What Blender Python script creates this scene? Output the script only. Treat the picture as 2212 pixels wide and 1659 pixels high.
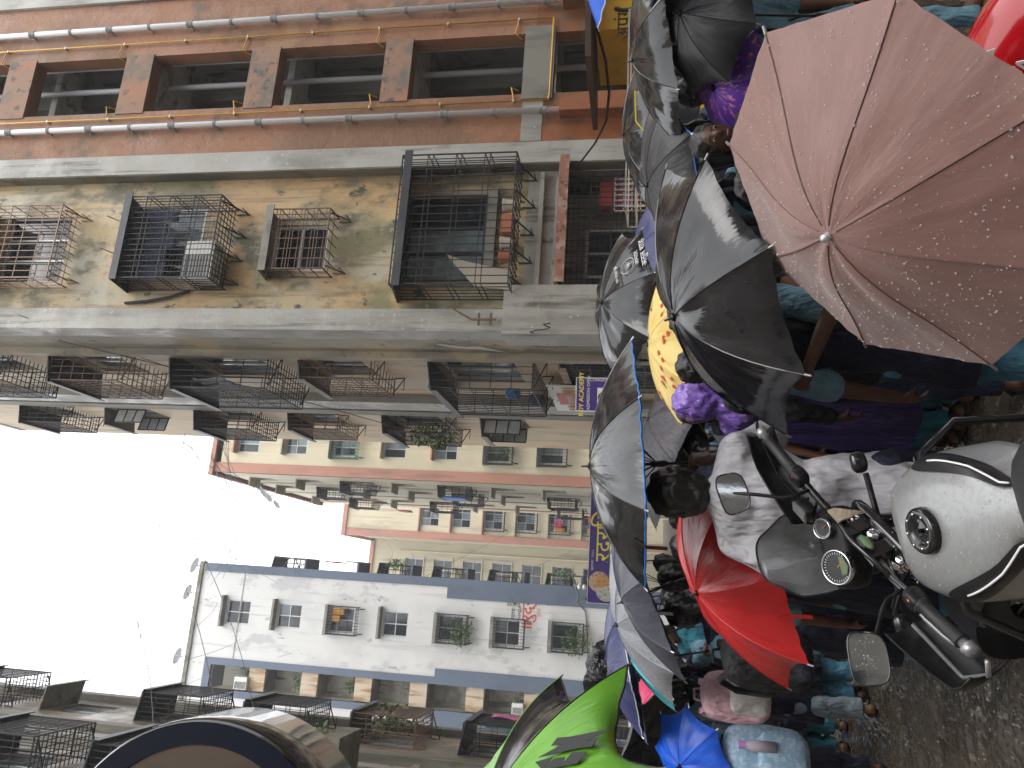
import bpy, bmesh, math, random
from mathutils import Vector, Matrix, Quaternion, noise as mnoise
for o in list(bpy.data.objects): bpy.data.objects.remove(o)
random.seed(7)
SC = bpy.context.scene
COL = SC.collection
PI = math.pi
V = Vector
# ------------------------------------------------------------------ camera (portrait picture lying on its side)
CH, YAW, PITCH, ROLL, FPX = 1.65, math.radians(15), math.radians(9.95), math.radians(1.14), 1661.0
hd_ = V((math.sin(YAW), math.cos(YAW), 0)); rt_ = V((math.cos(YAW), -math.sin(YAW), 0)); zz_ = V((0, 0, 1))
FW = hd_*math.cos(PITCH) + zz_*math.sin(PITCH); U0 = zz_*math.cos(PITCH) - hd_*math.sin(PITCH)
RT = rt_*math.cos(ROLL) + U0*math.sin(ROLL); UP = U0*math.cos(ROLL) - rt_*math.sin(ROLL)
cam = bpy.data.cameras.new('camera'); camo = bpy.data.objects.new('camera', cam); COL.objects.link(camo)
m3 = Matrix((-UP, RT, -FW)).transposed(); camo.matrix_world = Matrix.Translation((0, 0, CH)) @ m3.to_4x4()
cam.sensor_width = 36; cam.lens = 36*FPX/2212; cam.clip_start = .05; cam.clip_end = 900
SC.camera = camo
# ------------------------------------------------------------------ overcast sky and weak veiled sun
W = bpy.data.worlds.new('World'); SC.world = W; W.use_nodes = True
wn = W.node_tree.nodes; wl = W.node_tree.links
sky = wn.new('ShaderNodeTexSky'); sky.sky_type = 'NISHITA'; sky.sun_disc = False
sky.sun_elevation = math.radians(58); sky.sun_rotation = math.radians(150); sky.dust_density = 6; sky.air_density = 1.5
hs = wn.new('ShaderNodeHueSaturation'); hs.inputs['Saturation'].default_value = .18; wl.new(sky.outputs[0], hs.inputs['Color'])
mxw = wn.new('ShaderNodeMix'); mxw.data_type = 'RGBA'; mxw.inputs[0].default_value = .8
wl.new(hs.outputs[0], mxw.inputs[6]); mxw.inputs[7].default_value = (9.8, 9.95, 10.2, 1)
bg = wn['Background']; wl.new(mxw.outputs[2], bg.inputs[0]); bg.inputs[1].default_value = .13
sun = bpy.data.lights.new('sun', 'SUN'); sun.energy = .6; sun.angle = math.radians(35); sun.color = (1, .97, .93)
suno = bpy.data.objects.new('sun', sun); COL.objects.link(suno)
sd = V((math.sin(math.radians(150))*math.cos(math.radians(58)), math.cos(math.radians(150))*math.cos(math.radians(58)), math.sin(math.radians(58))))
suno.rotation_euler = sd.to_track_quat('Z', 'Y').to_euler(); suno.location = (0, 0, 40)
vs = SC.view_settings; vs.view_transform = 'Standard'; vs.look = 'None'; vs.exposure = 1.0; vs.gamma = 1; vs.use_curve_mapping = False
SC.cycles.max_bounces = 6; SC.cycles.diffuse_bounces = 3; SC.cycles.glossy_bounces = 3
# ------------------------------------------------------------------ pixel helpers (reading the photograph onto real planes)
CP = V((0, 0, CH))
def ray(X, Y): return FW*FPX + RT*(829.5-Y) + UP*(1106-X)
def ony(X, Y, y): d = ray(X, Y); return CP + d*(y/d.y)
def onx(X, Y, x): d = ray(X, Y); return CP + d*(x/d.x)
def onz(X, Y, z): d = ray(X, Y); return CP + d*((z-CH)/d.z)
def at(X, Y, D): d = ray(X, Y); return CP + d*(D/d.dot(hd_))
# ------------------------------------------------------------------ materials
MATS = {}
def mat(name, col=(.5,.5,.5), rough=.6, metal=0, coat=0, layers=(), bump=(), spec=.5, uv=False, alpha=1, trans=0, rl=None, emit=None, sheen=0):
    """layers: (scale|vec, lo, hi, colour) noise masks; bump: (scale|vec, strength, distance); rl: (scale, lo, hi, rough2)"""
    if name in MATS: return MATS[name]
    m = bpy.data.materials.new(name); m.use_nodes = True; nt = m.node_tree; N = nt.nodes; L = nt.links
    b = N['Principled BSDF']; tc = N.new('ShaderNodeTexCoord'); src = tc.outputs['UV' if uv else 'Object']
    def nz(sc, det=6, off=0, rg=.62):
        mp = N.new('ShaderNodeMapping'); L.new(src, mp.inputs[0])
        mp.inputs['Scale'].default_value = sc if isinstance(sc, tuple) else (sc, sc, sc)
        mp.inputs['Location'].default_value = (off*3.7, off*1.9, off*5.3)
        t = N.new('ShaderNodeTexNoise'); t.inputs['Scale'].default_value = 1; t.inputs['Detail'].default_value = det; t.inputs['Roughness'].default_value = rg
        L.new(mp.outputs[0], t.inputs[0]); return t.outputs[0]
    def mr(s, lo, hi, a=0, c=1):
        r = N.new('ShaderNodeMapRange'); L.new(s, r.inputs[0]); r.interpolation_type = 'SMOOTHSTEP'
        for i, v in enumerate((lo, hi, a, c)): r.inputs[i+1].default_value = v
        return r.outputs[0]
    cur = None
    for i, (sc, lo, hi, c) in enumerate(layers):
        mx = N.new('ShaderNodeMix'); mx.data_type = 'RGBA'
        if cur is None: mx.inputs[6].default_value = (*col, 1)
        else: L.new(cur, mx.inputs[6])
        mx.inputs[7].default_value = (*c, 1); L.new(mr(nz(sc, 4, i+1), lo, hi), mx.inputs[0]); cur = mx.outputs[2]
    if cur is None: b.inputs['Base Color'].default_value = (*col, 1)
    else: L.new(cur, b.inputs['Base Color'])
    b.inputs['Roughness'].default_value = rough; b.inputs['Metallic'].default_value = metal
    b.inputs['Specular IOR Level'].default_value = spec
    if coat: b.inputs['Coat Weight'].default_value = coat; b.inputs['Coat Roughness'].default_value = .06
    if trans: b.inputs['Transmission Weight'].default_value = trans
    if sheen: b.inputs['Sheen Weight'].default_value = sheen
    if alpha < 1: b.inputs['Alpha'].default_value = alpha
    if emit: b.inputs['Emission Color'].default_value = (*emit[0], 1); b.inputs['Emission Strength'].default_value = emit[1]
    if rl: L.new(mr(nz(rl[0], 5, 9), rl[1], rl[2], rough, rl[3]), b.inputs['Roughness'])
    prev = None
    for i, (sc, st, ds) in enumerate(bump):
        bp = N.new('ShaderNodeBump'); bp.inputs['Strength'].default_value = st; bp.inputs['Distance'].default_value = ds
        L.new(nz(sc, 3, 20+i), bp.inputs['Height'])
        if prev: L.new(prev, bp.inputs['Normal'])
        prev = bp.outputs[0]
    if prev: L.new(prev, b.inputs['Normal'])
    MATS[name] = m; return m
# ------------------------------------------------------------------ objects and meshes
def tag(o, label=None, cat=None, group=None, kind=None):
    if label: o['label'] = label
    if cat: o['category'] = cat
    if group: o['group'] = group
    if kind: o['kind'] = kind
    return o
def empty(name, loc, label, cat, group=None, rot=None):
    o = bpy.data.objects.new(name, None); COL.objects.link(o); o.location = loc; o.empty_display_size = .1
    if rot is not None: o.matrix_world = Matrix.Translation(V(loc)) @ rot.to_4x4()
    o['base'] = [0,0,0]; del o['base']
    return tag(o, label, cat, group)
def wloc(o):
    p = V(o.location)
    while o.parent: o = o.parent; p = p + V(o.location)
    return p
def link_mesh(name, me, m, parent=None, loc=(0,0,0)):
    o = bpy.data.objects.new(name, me); COL.objects.link(o); o.location = loc
    if m is not None and not me.materials:
        for q in (m if isinstance(m, (list, tuple)) else [m]): me.materials.append(q)
    if parent is not None: o.parent = parent
    return o
class MB:
    def __init__(s): s.v = []; s.f = []; s.uv = None; s.mi = None
    def add(s, vs, fs, mi=0):
        k = len(s.v); s.v += [tuple(v) for v in vs]; s.f += [tuple(i+k for i in f) for f in fs]
        if mi and s.mi is None: s.mi = [0]*(len(s.f)-len(fs))
        if s.mi is not None: s.mi += [mi]*len(fs)
        return s
    def hexa(s, c, mi=0):
        fs = [(0,3,2,1),(4,5,6,7),(0,1,5,4),(1,2,6,5),(2,3,7,6),(3,0,4,7)]
        a, b, d, e = V(c[0]), V(c[1]), V(c[3]), V(c[4])
        if (b-a).cross(d-a).dot(e-a) < 0: fs = [f[::-1] for f in fs]
        return s.add(c, fs, mi)
    def bx(s, T, u0, u1, n0, n1, z0, z1, mi=0):
        return s.hexa([T(u0,n0,z0),T(u1,n0,z0),T(u1,n1,z0),T(u0,n1,z0),T(u0,n0,z1),T(u1,n0,z1),T(u1,n1,z1),T(u0,n1,z1)], mi)
    def box(s, x0, x1, y0, y1, z0, z1, mi=0): return s.bx(lambda u,n,z:(u,n,z), x0, x1, y0, y1, z0, z1, mi)
    def quad(s, a, b, c, d, mi=0): return s.add([a,b,c,d], [(0,1,2,3)], mi)
    def bar(s, p, q, w, h=None, mi=0):
        p, q = V(p), V(q); d = (q-p)
        if d.length < 1e-6: return s
        d.normalize(); a = d.cross(V((0,0,1)) if abs(d.z) < .9 else V((1,0,0))).normalized(); b = d.cross(a); h = h or w
        a = a*w/2; b = b*h/2
        return s.hexa([p-a-b, p+a-b, p+a+b, p-a+b, q-a-b, q+a-b, q+a+b, q-a+b], mi)
    def tube(s, pts, r, n=8, caps=True, mi=0, flat=1):
        pts = [V(p) for p in pts]; m = len(pts); rs = r if isinstance(r, (list, tuple)) else [r]*m; up = None; rings = []
        for i, p in enumerate(pts):
            t = (pts[min(i+1,m-1)] - pts[max(i-1,0)])
            if t.length < 1e-7: t = V((0,0,1))
            t.normalize()
            if up is None: up = V((0,0,1)) if abs(t.z) < .9 else V((1,0,0))
            a = t.cross(up); 
            if a.length < 1e-4: a = t.cross(V((0,1,0)))
            a.normalize(); b = a.cross(t).normalized(); up = b
            rings.append([p + (a*math.cos(2*PI*k/n) + b*math.sin(2*PI*k/n)*flat)*rs[i] for k in range(n)])
        vs = [q for R in rings for q in R]; fs = []
        for i in range(m-1):
            for k in range(n): fs.append((i*n+k, i*n+(k+1)%n, (i+1)*n+(k+1)%n, (i+1)*n+k))
        if caps: fs.append(tuple(range(n))[::-1]); fs.append(tuple((m-1)*n+k for k in range(n)))
        return s.add(vs, fs, mi)
    def lathe(s, prof, n=20, o=(0,0,0), ax=None, mi=0):
        M = V((0,0,1)).rotation_difference(V(ax).normalized()).to_matrix() if ax is not None else Matrix.Identity(3)
        vs = [V(o) + M @ V((r*math.cos(2*PI*k/n), r*math.sin(2*PI*k/n), z)) for r, z in prof for k in range(n)]; fs = []
        for i in range(len(prof)-1):
            for k in range(n): fs.append((i*n+k, i*n+(k+1)%n, (i+1)*n+(k+1)%n, (i+1)*n+k))
        return s.add(vs, fs, mi)
    def ell(s, c, r, nu=14, nv=9, M=None, e=1, mi=0):
        c = V(c); M = M or Matrix.Identity(3); vs = []; fs = []
        sg = lambda x: math.copysign(abs(x)**e, x)
        for j in range(nv+1):
            ph = -PI/2 + PI*j/nv
            for k in range(nu):
                th = 2*PI*k/nu
                vs.append(c + M @ V((r[0]*sg(math.cos(ph))*sg(math.cos(th)), r[1]*sg(math.cos(ph))*sg(math.sin(th)), r[2]*sg(math.sin(ph)))))
        for j in range(nv):
            for k in range(nu): fs.append((j*nu+k, j*nu+(k+1)%nu, (j+1)*nu+(k+1)%nu, (j+1)*nu+k))
        return s.add(vs, fs, mi)
    def prism(s, poly, T, n0, n1, mi=0):
        """poly of (u,z); T(u,n,z)"""
        k = len(poly); vs = [T(u,n0,z) for u,z in poly] + [T(u,n1,z) for u,z in poly]
        fs = [tuple(range(k)), tuple(range(2*k-1, k-1, -1))] + [(i, (i+1)%k, k+(i+1)%k, k+i) for i in range(k)]
        return s.add(vs, fs, mi)
    def mesh(s, name, off=V((0,0,0)), smooth=False, clean=False):
        me = bpy.data.meshes.new(name)
        me.from_pydata([(v[0]-off[0], v[1]-off[1], v[2]-off[2]) for v in s.v], [], s.f)
        if s.uv:
            l = me.uv_layers.new(name='UVMap')
            for lp in me.loops: l.data[lp.index].uv = s.uv[lp.vertex_index]
        if s.mi is not None:
            for p, i in zip(me.polygons, s.mi): p.material_index = i
        if clean:
            b = bmesh.new(); b.from_mesh(me); bmesh.ops.remove_doubles(b, verts=b.verts, dist=1e-5); bmesh.ops.recalc_face_normals(b, faces=b.faces); b.to_mesh(me); b.free()
        if smooth:
            for p in me.polygons: p.use_smooth = True
        return me
    def build(s, name, m, parent=None, smooth=False, local=False, clean=False, angle=None):
        if not s.v: return None
        if parent is not None:
            o = link_mesh(name, s.mesh(name, V((0,0,0)) if local else wloc(parent), smooth, clean), m, parent)
        else:
            xs, ys, zs = zip(*[(v[0],v[1],v[2]) for v in s.v]); off = V(((min(xs)+max(xs))/2, (min(ys)+max(ys))/2, min(zs)))
            o = link_mesh(name, s.mesh(name, off, smooth, clean), m, None, off)
        if angle:
            for p in o.data.polygons: p.use_smooth = True
            try: o.data.set_sharp_from_angle(angle=math.radians(angle))
            except Exception: pass
        return o
def structure(mb, name, m, **k): return tag(mb.build(name, m, **k), kind='structure')
TMP = bpy.data.scenes.new('workbench')
def eval_mesh(o):
    TMP.collection.objects.link(o); vl = TMP.view_layers[0]; vl.update(); me = bpy.data.meshes.new_from_object(o.evaluated_get(vl.depsgraph)); bpy.data.objects.remove(o); return me
def text_obj(name, s, size, m, parent, org, right, up, ext=.004, align='CENTER', shear=0, sx=1, local=False):
    cu = bpy.data.curves.new('t', 'FONT'); cu.body = s; cu.size = size; cu.extrude = ext; cu.align_x = align; cu.shear = shear; cu.resolution_u = 2
    t = bpy.data.objects.new('t', cu); me = eval_mesh(t)
    r = V(right).normalized(); u = V(up).normalized(); n = r.cross(u); M = Matrix((r*sx, u, n)).transposed()
    o0 = V(org) - (V((0,0,0)) if local or parent is None else wloc(parent))
    for v in me.vertices: v.co = o0 + M @ v.co
    me.materials.clear(); me.name = name
    return link_mesh(name, me, m, parent)
# facade frames: u along the wall, n outward, z up
def Ty(y0): return lambda u, n, z: (u, y0-n, z)
def Txl(x0): return lambda u, n, z: (x0-n, u, z)
def Txr(x0): return lambda u, n, z: (x0+n, u, z)
def facade(T, u0, u1, z0, z1, holes, depth=.22, mb=None, mi=0):
    """skin with rectangular holes and reveals"""
    mb = mb or MB(); us = sorted({u0, u1, *[h[0] for h in holes], *[h[1] for h in holes]}); zs = sorted({z0, z1, *[h[2] for h in holes], *[h[3] for h in holes]})
    us = [u for u in us if u0 <= u <= u1]; zs = [z for z in zs if z0 <= z <= z1]
    for a, b in zip(us, us[1:]):
        for c, d in zip(zs, zs[1:]):
            if any(h[0] < (a+b)/2 < h[1] and h[2] < (c+d)/2 < h[3] for h in holes): continue
            mb.quad(T(a,0,c), T(b,0,c), T(b,0,d), T(a,0,d), mi)
    for h0, h1, h2, h3 in [h[:4] for h in holes]:
        for (a, c, b, d) in ((h0,h2,h1,h2),(h1,h2,h1,h3),(h1,h3,h0,h3),(h0,h3,h0,h2)):
            mb.quad(T(a,0,c), T(b,0,d), T(b,-depth,d), T(a,-depth,c), mi)
    return mb
# ================================================================== materials of the place
wet = dict(rl=(1.2, .4, .65, .25))
M_brown = mat('brown_plaster', (.30,.135,.066), .62, layers=[(.55,.42,.62,(.25,.105,.042)),(1.1,.50,.66,(.15,.085,.045)),((.5,.5,.9),.55,.68,(.30,.165,.075)),(5,.62,.74,(.16,.08,.05)),((3,3,.35),.55,.75,(.17,.075,.035)),(14,.6,.75,(.38,.20,.11)),((.35,.35,.18),.52,.66,(.20,.10,.05))], bump=[(26,.5,.02),(5,.35,.05)], rl=(.9,.4,.65,.42))
M_brown_lo = mat('damp_brown_plaster', (.30,.098,.028), .55, layers=[(.7,.42,.62,(.17,.07,.025)),((4,4,.4),.55,.72,(.09,.05,.025)),(2.2,.56,.7,(.09,.075,.05))], bump=[(30,.5,.015)], rl=(.9,.4,.65,.4))
M_spand = mat('mouldy_grey_spandrel', (.27,.155,.095), .65, layers=[(1.4,.46,.62,(.14,.115,.09)),(1.1,.5,.65,(.33,.15,.08)),(5,.57,.7,(.075,.065,.055))], bump=[(22,.45,.02)])
M_yellow = mat('mouldy_yellow_plaster', (.50,.37,.19), .6, layers=[((.7,.7,.4),.44,.60,(.42,.37,.25)),((.45,.45,.3),.48,.62,(.50,.31,.14)),((.8,.8,.5),.47,.62,(.21,.185,.085)),((1.9,1.9,1.0),.49,.64,(.13,.12,.065)),((6,6,.35),.54,.7,(.20,.145,.08)),((1.1,1.1,.6),.57,.68,(.44,.41,.33)),(9,.56,.7,(.30,.26,.17)),((3.2,3.2,2.2),.60,.68,(.07,.066,.042))], bump=[(24,.35,.012),(3,.3,.03)], rl=(1.1,.4,.65,.32))
M_conc = mat('wet_concrete', (.36,.35,.315), .6, layers=[((1.2,1.2,.22),.45,.66,(.22,.21,.185)),((5,5,.3),.55,.7,(.15,.145,.125)),(.6,.5,.65,(.42,.41,.38)),(9,.6,.72,(.46,.45,.42))], bump=[(18,.35,.015)], rl=(1.3,.4,.65,.25))
M_conc_d = mat('stained_shaded_concrete', (.20,.19,.155), .65, layers=[((1.5,1.5,.3),.45,.64,(.11,.105,.085)),((4,4,.5),.55,.7,(.28,.265,.22)),(1,.55,.68,(.13,.12,.06))], bump=[(18,.35,.015)])
M_side = mat('grey_beige_plaster', (.36,.32,.25), .6, layers=[((2,.5,.35),.44,.62,(.24,.22,.18)),((5,3,.25),.55,.7,(.15,.14,.115)),(.7,.5,.64,(.46,.38,.25)),((2.5,2.5,2),.6,.7,(.12,.12,.09))], bump=[(16,.3,.015)])
M_side_y = mat('warm_beige_plaster', (.52,.40,.255), .6, layers=[((2,.8,.4),.44,.62,(.42,.35,.25)),((5,3,.3),.55,.7,(.26,.19,.12)),(.8,.52,.66,(.5,.33,.19))], bump=[(16,.3,.015)])
M_cream = mat('cream_paint', (.60,.53,.37), .6, layers=[(.35,.45,.64,(.54,.47,.33)),((2,2,.12),.52,.7,(.42,.36,.25)),((.8,.8,.2),.56,.7,(.46,.40,.28))], bump=[(8,.15,.01)])
M_cream_g = mat('greyed_cream_paint', (.50,.45,.32), .65, layers=[(.3,.45,.64,(.43,.39,.29)),((2,2,.15),.52,.7,(.30,.27,.20))], bump=[(8,.15,.01)])
M_salmon = mat('salmon_paint', (.44,.21,.145), .6, layers=[(.5,.48,.66,(.38,.19,.135)),((2,2,.2),.55,.72,(.27,.15,.11))])
M_white = mat('white_wall_paint', (.64,.635,.615), .55, layers=[(.35,.46,.62,(.57,.565,.55)),((.9,.9,.45),.55,.64,(.48,.48,.475)),((3,3,.12),.54,.72,(.43,.43,.425)),((2.4,2.4,1),.655,.675,(.34,.35,.37))], bump=[(9,.15,.01)])
M_bluegrey = mat('slate_blue_paint', (.115,.145,.20), .55, layers=[(.6,.5,.66,(.095,.12,.17)),((3,3,.2),.6,.75,(.15,.175,.22))])
M_left = mat('dirty_left_wall', (.27,.225,.165), .65, layers=[((1,.6,.3),.44,.62,(.17,.15,.12)),((4,3,.3),.54,.7,(.10,.09,.075)),(.7,.55,.68,(.40,.31,.20))], bump=[(14,.35,.02)], rl=(1.3,.4,.65,.3))
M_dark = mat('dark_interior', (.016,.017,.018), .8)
M_room = mat('dim_stairwell_plaster', (.50,.49,.44), .8, layers=[(1.0,.47,.64,(.28,.27,.24)),((3,3,.4),.55,.7,(.10,.10,.09))], bump=[(12,.3,.02)])
M_glass = mat('dark_window_glass', (.018,.022,.026), .06, spec=.7, layers=[(1.5,.5,.62,(.05,.058,.065))])
M_glass_b = mat('pale_window_glass', (.16,.20,.22), .08, spec=.7, layers=[(2,.45,.62,(.24,.29,.30))])
M_frosted = mat('frosted_glass', (.50,.53,.54), .35, layers=[(3,.45,.62,(.40,.43,.45))])
M_alu = mat('aluminium_frame', (.52,.54,.55), .4, metal=.4)
M_iron = mat('black_iron', (.022,.021,.024), .5, layers=[(30,.55,.68,(.07,.035,.022))], spec=.4)
M_iron_b = mat('brown_iron', (.15,.085,.055), .55, layers=[(25,.5,.65,(.09,.04,.025))])
M_iron_t = mat('tan_iron', (.36,.23,.16), .55, layers=[(25,.5,.65,(.2,.11,.07))])
M_sheet = mat('dark_sheet_metal', (.035,.036,.046), .45, layers=[(2,.5,.64,(.06,.058,.06)),((8,8,.6),.6,.72,(.09,.05,.03))], bump=[(6,.3,.02)])
M_sheet_c = mat('concrete_hood', (.23,.215,.185), .6, layers=[(2,.46,.64,(.13,.12,.10)),(7,.56,.7,(.32,.31,.28))], bump=[(18,.3,.01)])
M_rust = mat('rusty_sheet', (.27,.12,.07), .6, layers=[(4,.45,.62,(.36,.25,.2)),(9,.52,.66,(.13,.05,.025))], bump=[(15,.5,.02)])
M_pvc = mat('grey_white_pvc', (.84,.85,.87), .35, layers=[((4,4,.5),.54,.7,(.70,.72,.75))])
M_pvc_d = mat('dim_grey_pipe', (.42,.43,.45), .4, layers=[((4,4,.6),.5,.68,(.26,.27,.28))])
M_clamp = mat('grey_clamp', (.2,.2,.2), .5)
M_gas = mat('yellow_gas_pipe', (.74,.41,.05), .4, layers=[(6,.56,.7,(.5,.28,.06))])
M_leaf = mat('green_leaves', (.075,.135,.03), .5, layers=[(9,.42,.6,(.12,.19,.04)),(20,.55,.68,(.04,.085,.02))])
M_ac = mat('white_plastic_housing', (.70,.70,.67), .45, layers=[(5,.52,.68,(.55,.53,.47))])
M_grill = mat('dark_grille', (.1,.1,.1), .6)
M_pot = mat('terracotta_pot', (.40,.13,.06), .6)
M_blue_tarp = mat('blue_tarpaulin', (.03,.16,.62), .4, bump=[(7,.6,.06)])
M_black_pl = mat('black_plastic_sheet', (.012,.012,.014), .2, bump=[(9,.9,.08)])
CL = [mat('cloth_'+str(i), c, .8, bump=[(14,.4,.02)]) for i, c in enumerate([(.6,.05,.04),(.05,.09,.2),(.55,.5,.42),(.62,.3,.06),(.10,.22,.14),(.30,.32,.36),(.55,.12,.3),(.04,.05,.09)])]
def RW(a, b): return random.uniform(a, b)
# ================================================================== facade pieces
def window(par, T, u0, u1, z0, z1, n=-.1, cols=2, rows=1, fm=None, pm=None, fw=.05, panes=True):
    fm = fm or M_alu; f = MB()
    for a, b in ((u0,u0+fw),(u1-fw,u1)): f.bx(T, a, b, n-.03, n+.035, z0, z1)
    for a, b in ((z0,z0+fw),(z1-fw,z1)): f.bx(T, u0+fw, u1-fw, n-.029, n+.033, a, b)
    W_ = (u1-u0-2*fw)/cols; H_ = (z1-z0-2*fw)/rows
    for i in range(1, cols): f.bx(T, u0+fw+W_*i-fw*.35, u0+fw+W_*i+fw*.35, n-.02, n+.03, z0+fw, z1-fw)
    for i in range(1, rows): f.bx(T, u0+fw, u1-fw, n-.019, n+.026, z0+fw+H_*i-fw*.3, z0+fw+H_*i+fw*.3)
    o = f.build('window', fm, par)
    for i in range(cols):
        for j in range(rows if panes else 1):
            H2 = H_ if panes else H_*rows
            pmt = pm[(i+j) % len(pm)] if isinstance(pm, list) else (pm or M_glass); dn = .012*((i+j) % 2)
            MB().bx(T, u0+fw+W_*i+.002, u0+fw+W_*(i+1)-.002, n-.016-dn, n-.008-dn, z0+fw+H2*j+.002, z0+fw+H2*(j+1)-.002).build('pane', pmt, o)
    return o
def hood(par, T, u0, u1, z, p, drop=.25, th=.03, m=None, over=.06, name='canopy', parent=None):
    """sloping rain hood over an opening"""
    b = MB(); m = m or M_sheet; d = .5*p*drop/.25*.4
    b.hexa([T(u0-over,0,z), T(u1+over,0,z), T(u1+over,p+over,z-d), T(u0-over,p+over,z-d), T(u0-over,0,z+th), T(u1+over,0,z+th), T(u1+over,p+over,z-d+th), T(u0-over,p+over,z-d+th)])
    b.bx(T, u0-over, u1+over, p+over+.001, p+over+.02, z-d-.12, z-d+th)
    return b.build(name, m, parent or par)
def cage(par, T, u0, u1, z0, z1, p, m=None, sp=.125, rows=4, style='grid', canopy=M_sheet, brk=2, w=.014, floor=True, cz=.06, mesh=False):
    m = m or M_iron; b = MB(); n = max(2, round((u1-u0)/sp)); W2 = w*1.6
    for u in (u0, u1):
        for nn in (0.01, p): b.bar(T(u,nn,z0), T(u,nn,z1), W2)
    for z in (z0, z1):
        b.bar(T(u0,p,z), T(u1,p,z), W2); 
        for u in (u0, u1): b.bar(T(u,0,z), T(u,p,z), W2)
    for i in range(1, n): b.bar(T(u0+(u1-u0)*i/n,p,z0), T(u0+(u1-u0)*i/n,p,z1), w)
    if style == 'arch':
        k = 2 if (u1-u0) > 1.0 else 1
        for q in range(k):
            c = u0 + (u1-u0)*(q+.5)/k; R = (u1-u0)/k*.34; zc = z1-R*1.35
            for rr in (R, R*.22):
                pts = [T(c+rr*math.cos(PI*i/10), p+.01, zc+rr*math.sin(PI*i/10)) for i in range(11)]
                for a_, b_ in zip(pts, pts[1:]): b.bar(a_, b_, w)
            for i in range(1, 8): b.bar(T(c+R*.22*math.cos(PI*i/8),p+.01,zc+R*.22*math.sin(PI*i/8)), T(c+R*math.cos(PI*i/8),p+.01,zc+R*math.sin(PI*i/8)), w*.8)
    if style == 'brick':
        for j in range(rows*2):
            z = z0+(z1-z0)*(j+.5)/(rows*2); b.bar(T(u0,p+.006,z), T(u1,p+.006,z), w*.8)
    for j in range(1, rows):
        z = z0+(z1-z0)*j/rows
        for dz in ((-.05,.05) if style == 'pair' else (0,)):
            b.bar(T(u0,p,z+dz), T(u1,p,z+dz), w)
            for u in (u0,u1): b.bar(T(u,0,z+dz), T(u,p,z+dz), w)
    ns = max(2, round(p/sp))
    for u in (u0, u1):
        for i in range(1, ns): b.bar(T(u,p*i/ns,z0), T(u,p*i/ns,z1), w)
    for i in range(0, n+1):
        b.bar(T(u0+(u1-u0)*i/n,0,z0), T(u0+(u1-u0)*i/n,p,z0), w)
    if floor:
        for i in range(1, ns+1): b.bar(T(u0,p*i/ns,z0-.004), T(u1,p*i/ns,z0-.004), w)
    if mesh:
        q = 36
        for i in range(q*2):
            a = (i-q)/q*2; 
            for s_ in (1,-1):
                t0, t1 = max(0,-a if s_>0 else a-0), 1
        for i in range(1, 26): b.bar(T(u0,p-.01,z0+(z1-z0)*i/26), T(u1,p-.01,z0+(z1-z0)*i/26), .004)
    for i in range(brk):
        u = u0+(u1-u0)*(.06+.88*i/max(1,brk-1))
        b.bar(T(u,0,z0-.28), T(u,.02,z0-.02), W2); b.bar(T(u,.02,z0-.26), T(u,p*.9,z0-.01), W2); b.bar(T(u,0.02,z0-.26), T(u,.3,z0-.26), w)
    g = b.build('window_grille', m, par)
    if canopy is not None: hood(par, T, u0, u1, z1+cz, p, m=canopy, parent=g)
    return g
def plant(par, c, r, n, m=None, ls=.07, name='foliage', droop=0, top=None, wide=.5):
    b = MB()
    for i in range(n):
        d = V((random.gauss(0,1), random.gauss(0,1), random.gauss(0,1))).normalized()*random.random()**.4
        p = V(c) + V((d.x*r[0], d.y*r[1], d.z*r[2] - droop*random.random()))
        a = V((RW(-1,1),RW(-1,1),RW(-.7,.5))).normalized(); q = a.cross(V((RW(-1,1),RW(-1,1),RW(-1,1)))).normalized(); s = ls*RW(.6,1.4)
        b.add([p, p+a*s*.5+q*s*wide*.5, p+a*s, p+a*s*.5-q*s*wide*.5], [(0,1,2,3)])
    return b.build(name, m or M_leaf, par)
def cable(pts, r, m, label, group, sag=None, name='overhead_cable', cat='cable', n=4):
    if sag is not None:
        a, e = V(pts[0]), V(pts[-1]); pts = [a.lerp(e, t/14) - V((0,0,sag*4*(t/14)*(1-t/14))) for t in range(15)]
    return tag(MB().tube(pts, r, n).build(name, m, smooth=True), label, cat, group)
def clothes(T, u0, u1, z, n, label, cnt=4, ms=None, group='laundry in the window cages', ln=.5):
    for i in range(cnt):
        a = u0+(u1-u0)*i/cnt; w = (u1-u0)/cnt*.9; b = MB(); L_ = ln*RW(.7,1.2); q = 6
        vs = []; 
        for j in range(q+1):
            for k in range(5):
                vs.append(T(a+w*k/4, n+.03*math.sin(k*2.1+j+i), z-L_*j/q))
        b.add(vs, [(j*5+k, j*5+k+1, (j+1)*5+k+1, (j+1)*5+k) for j in range(q) for k in range(4)])
        o = b.build('hanging_cloth', (ms or CL)[(i*3+int(a*7)) % len(ms or CL)], smooth=True)
        sm = o.modifiers.new('s', 'SOLIDIFY'); sm.thickness = .01
        tag(o, label, 'laundry', group)
def ac_unit(T, u0, u1, z0, z1, n0, n1, label, face='n'):
    c = T((u0+u1)/2, n0, z0); r = empty('air_conditioner', c, label, 'air conditioner')
    MB().bx(T, u0, u1, n0, n1, z0, z1).build('housing', M_ac, r)
    g = MB(); ug = u0+(u1-u0)*.06; u2 = u0+(u1-u0)*.62
    g.bx(T, ug, u2, n1+.002, n1+.012, z0+.04, z1-.04); o = g.build('fan_grille', M_grill, r)
    for i in range(9): 
        z = z0+.06+(z1-z0-.12)*i/8; MB().bx(T, ug, u2, n1+.012, n1+.02, z-.006, z+.006).build('slat', M_ac, o)
    return r

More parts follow.
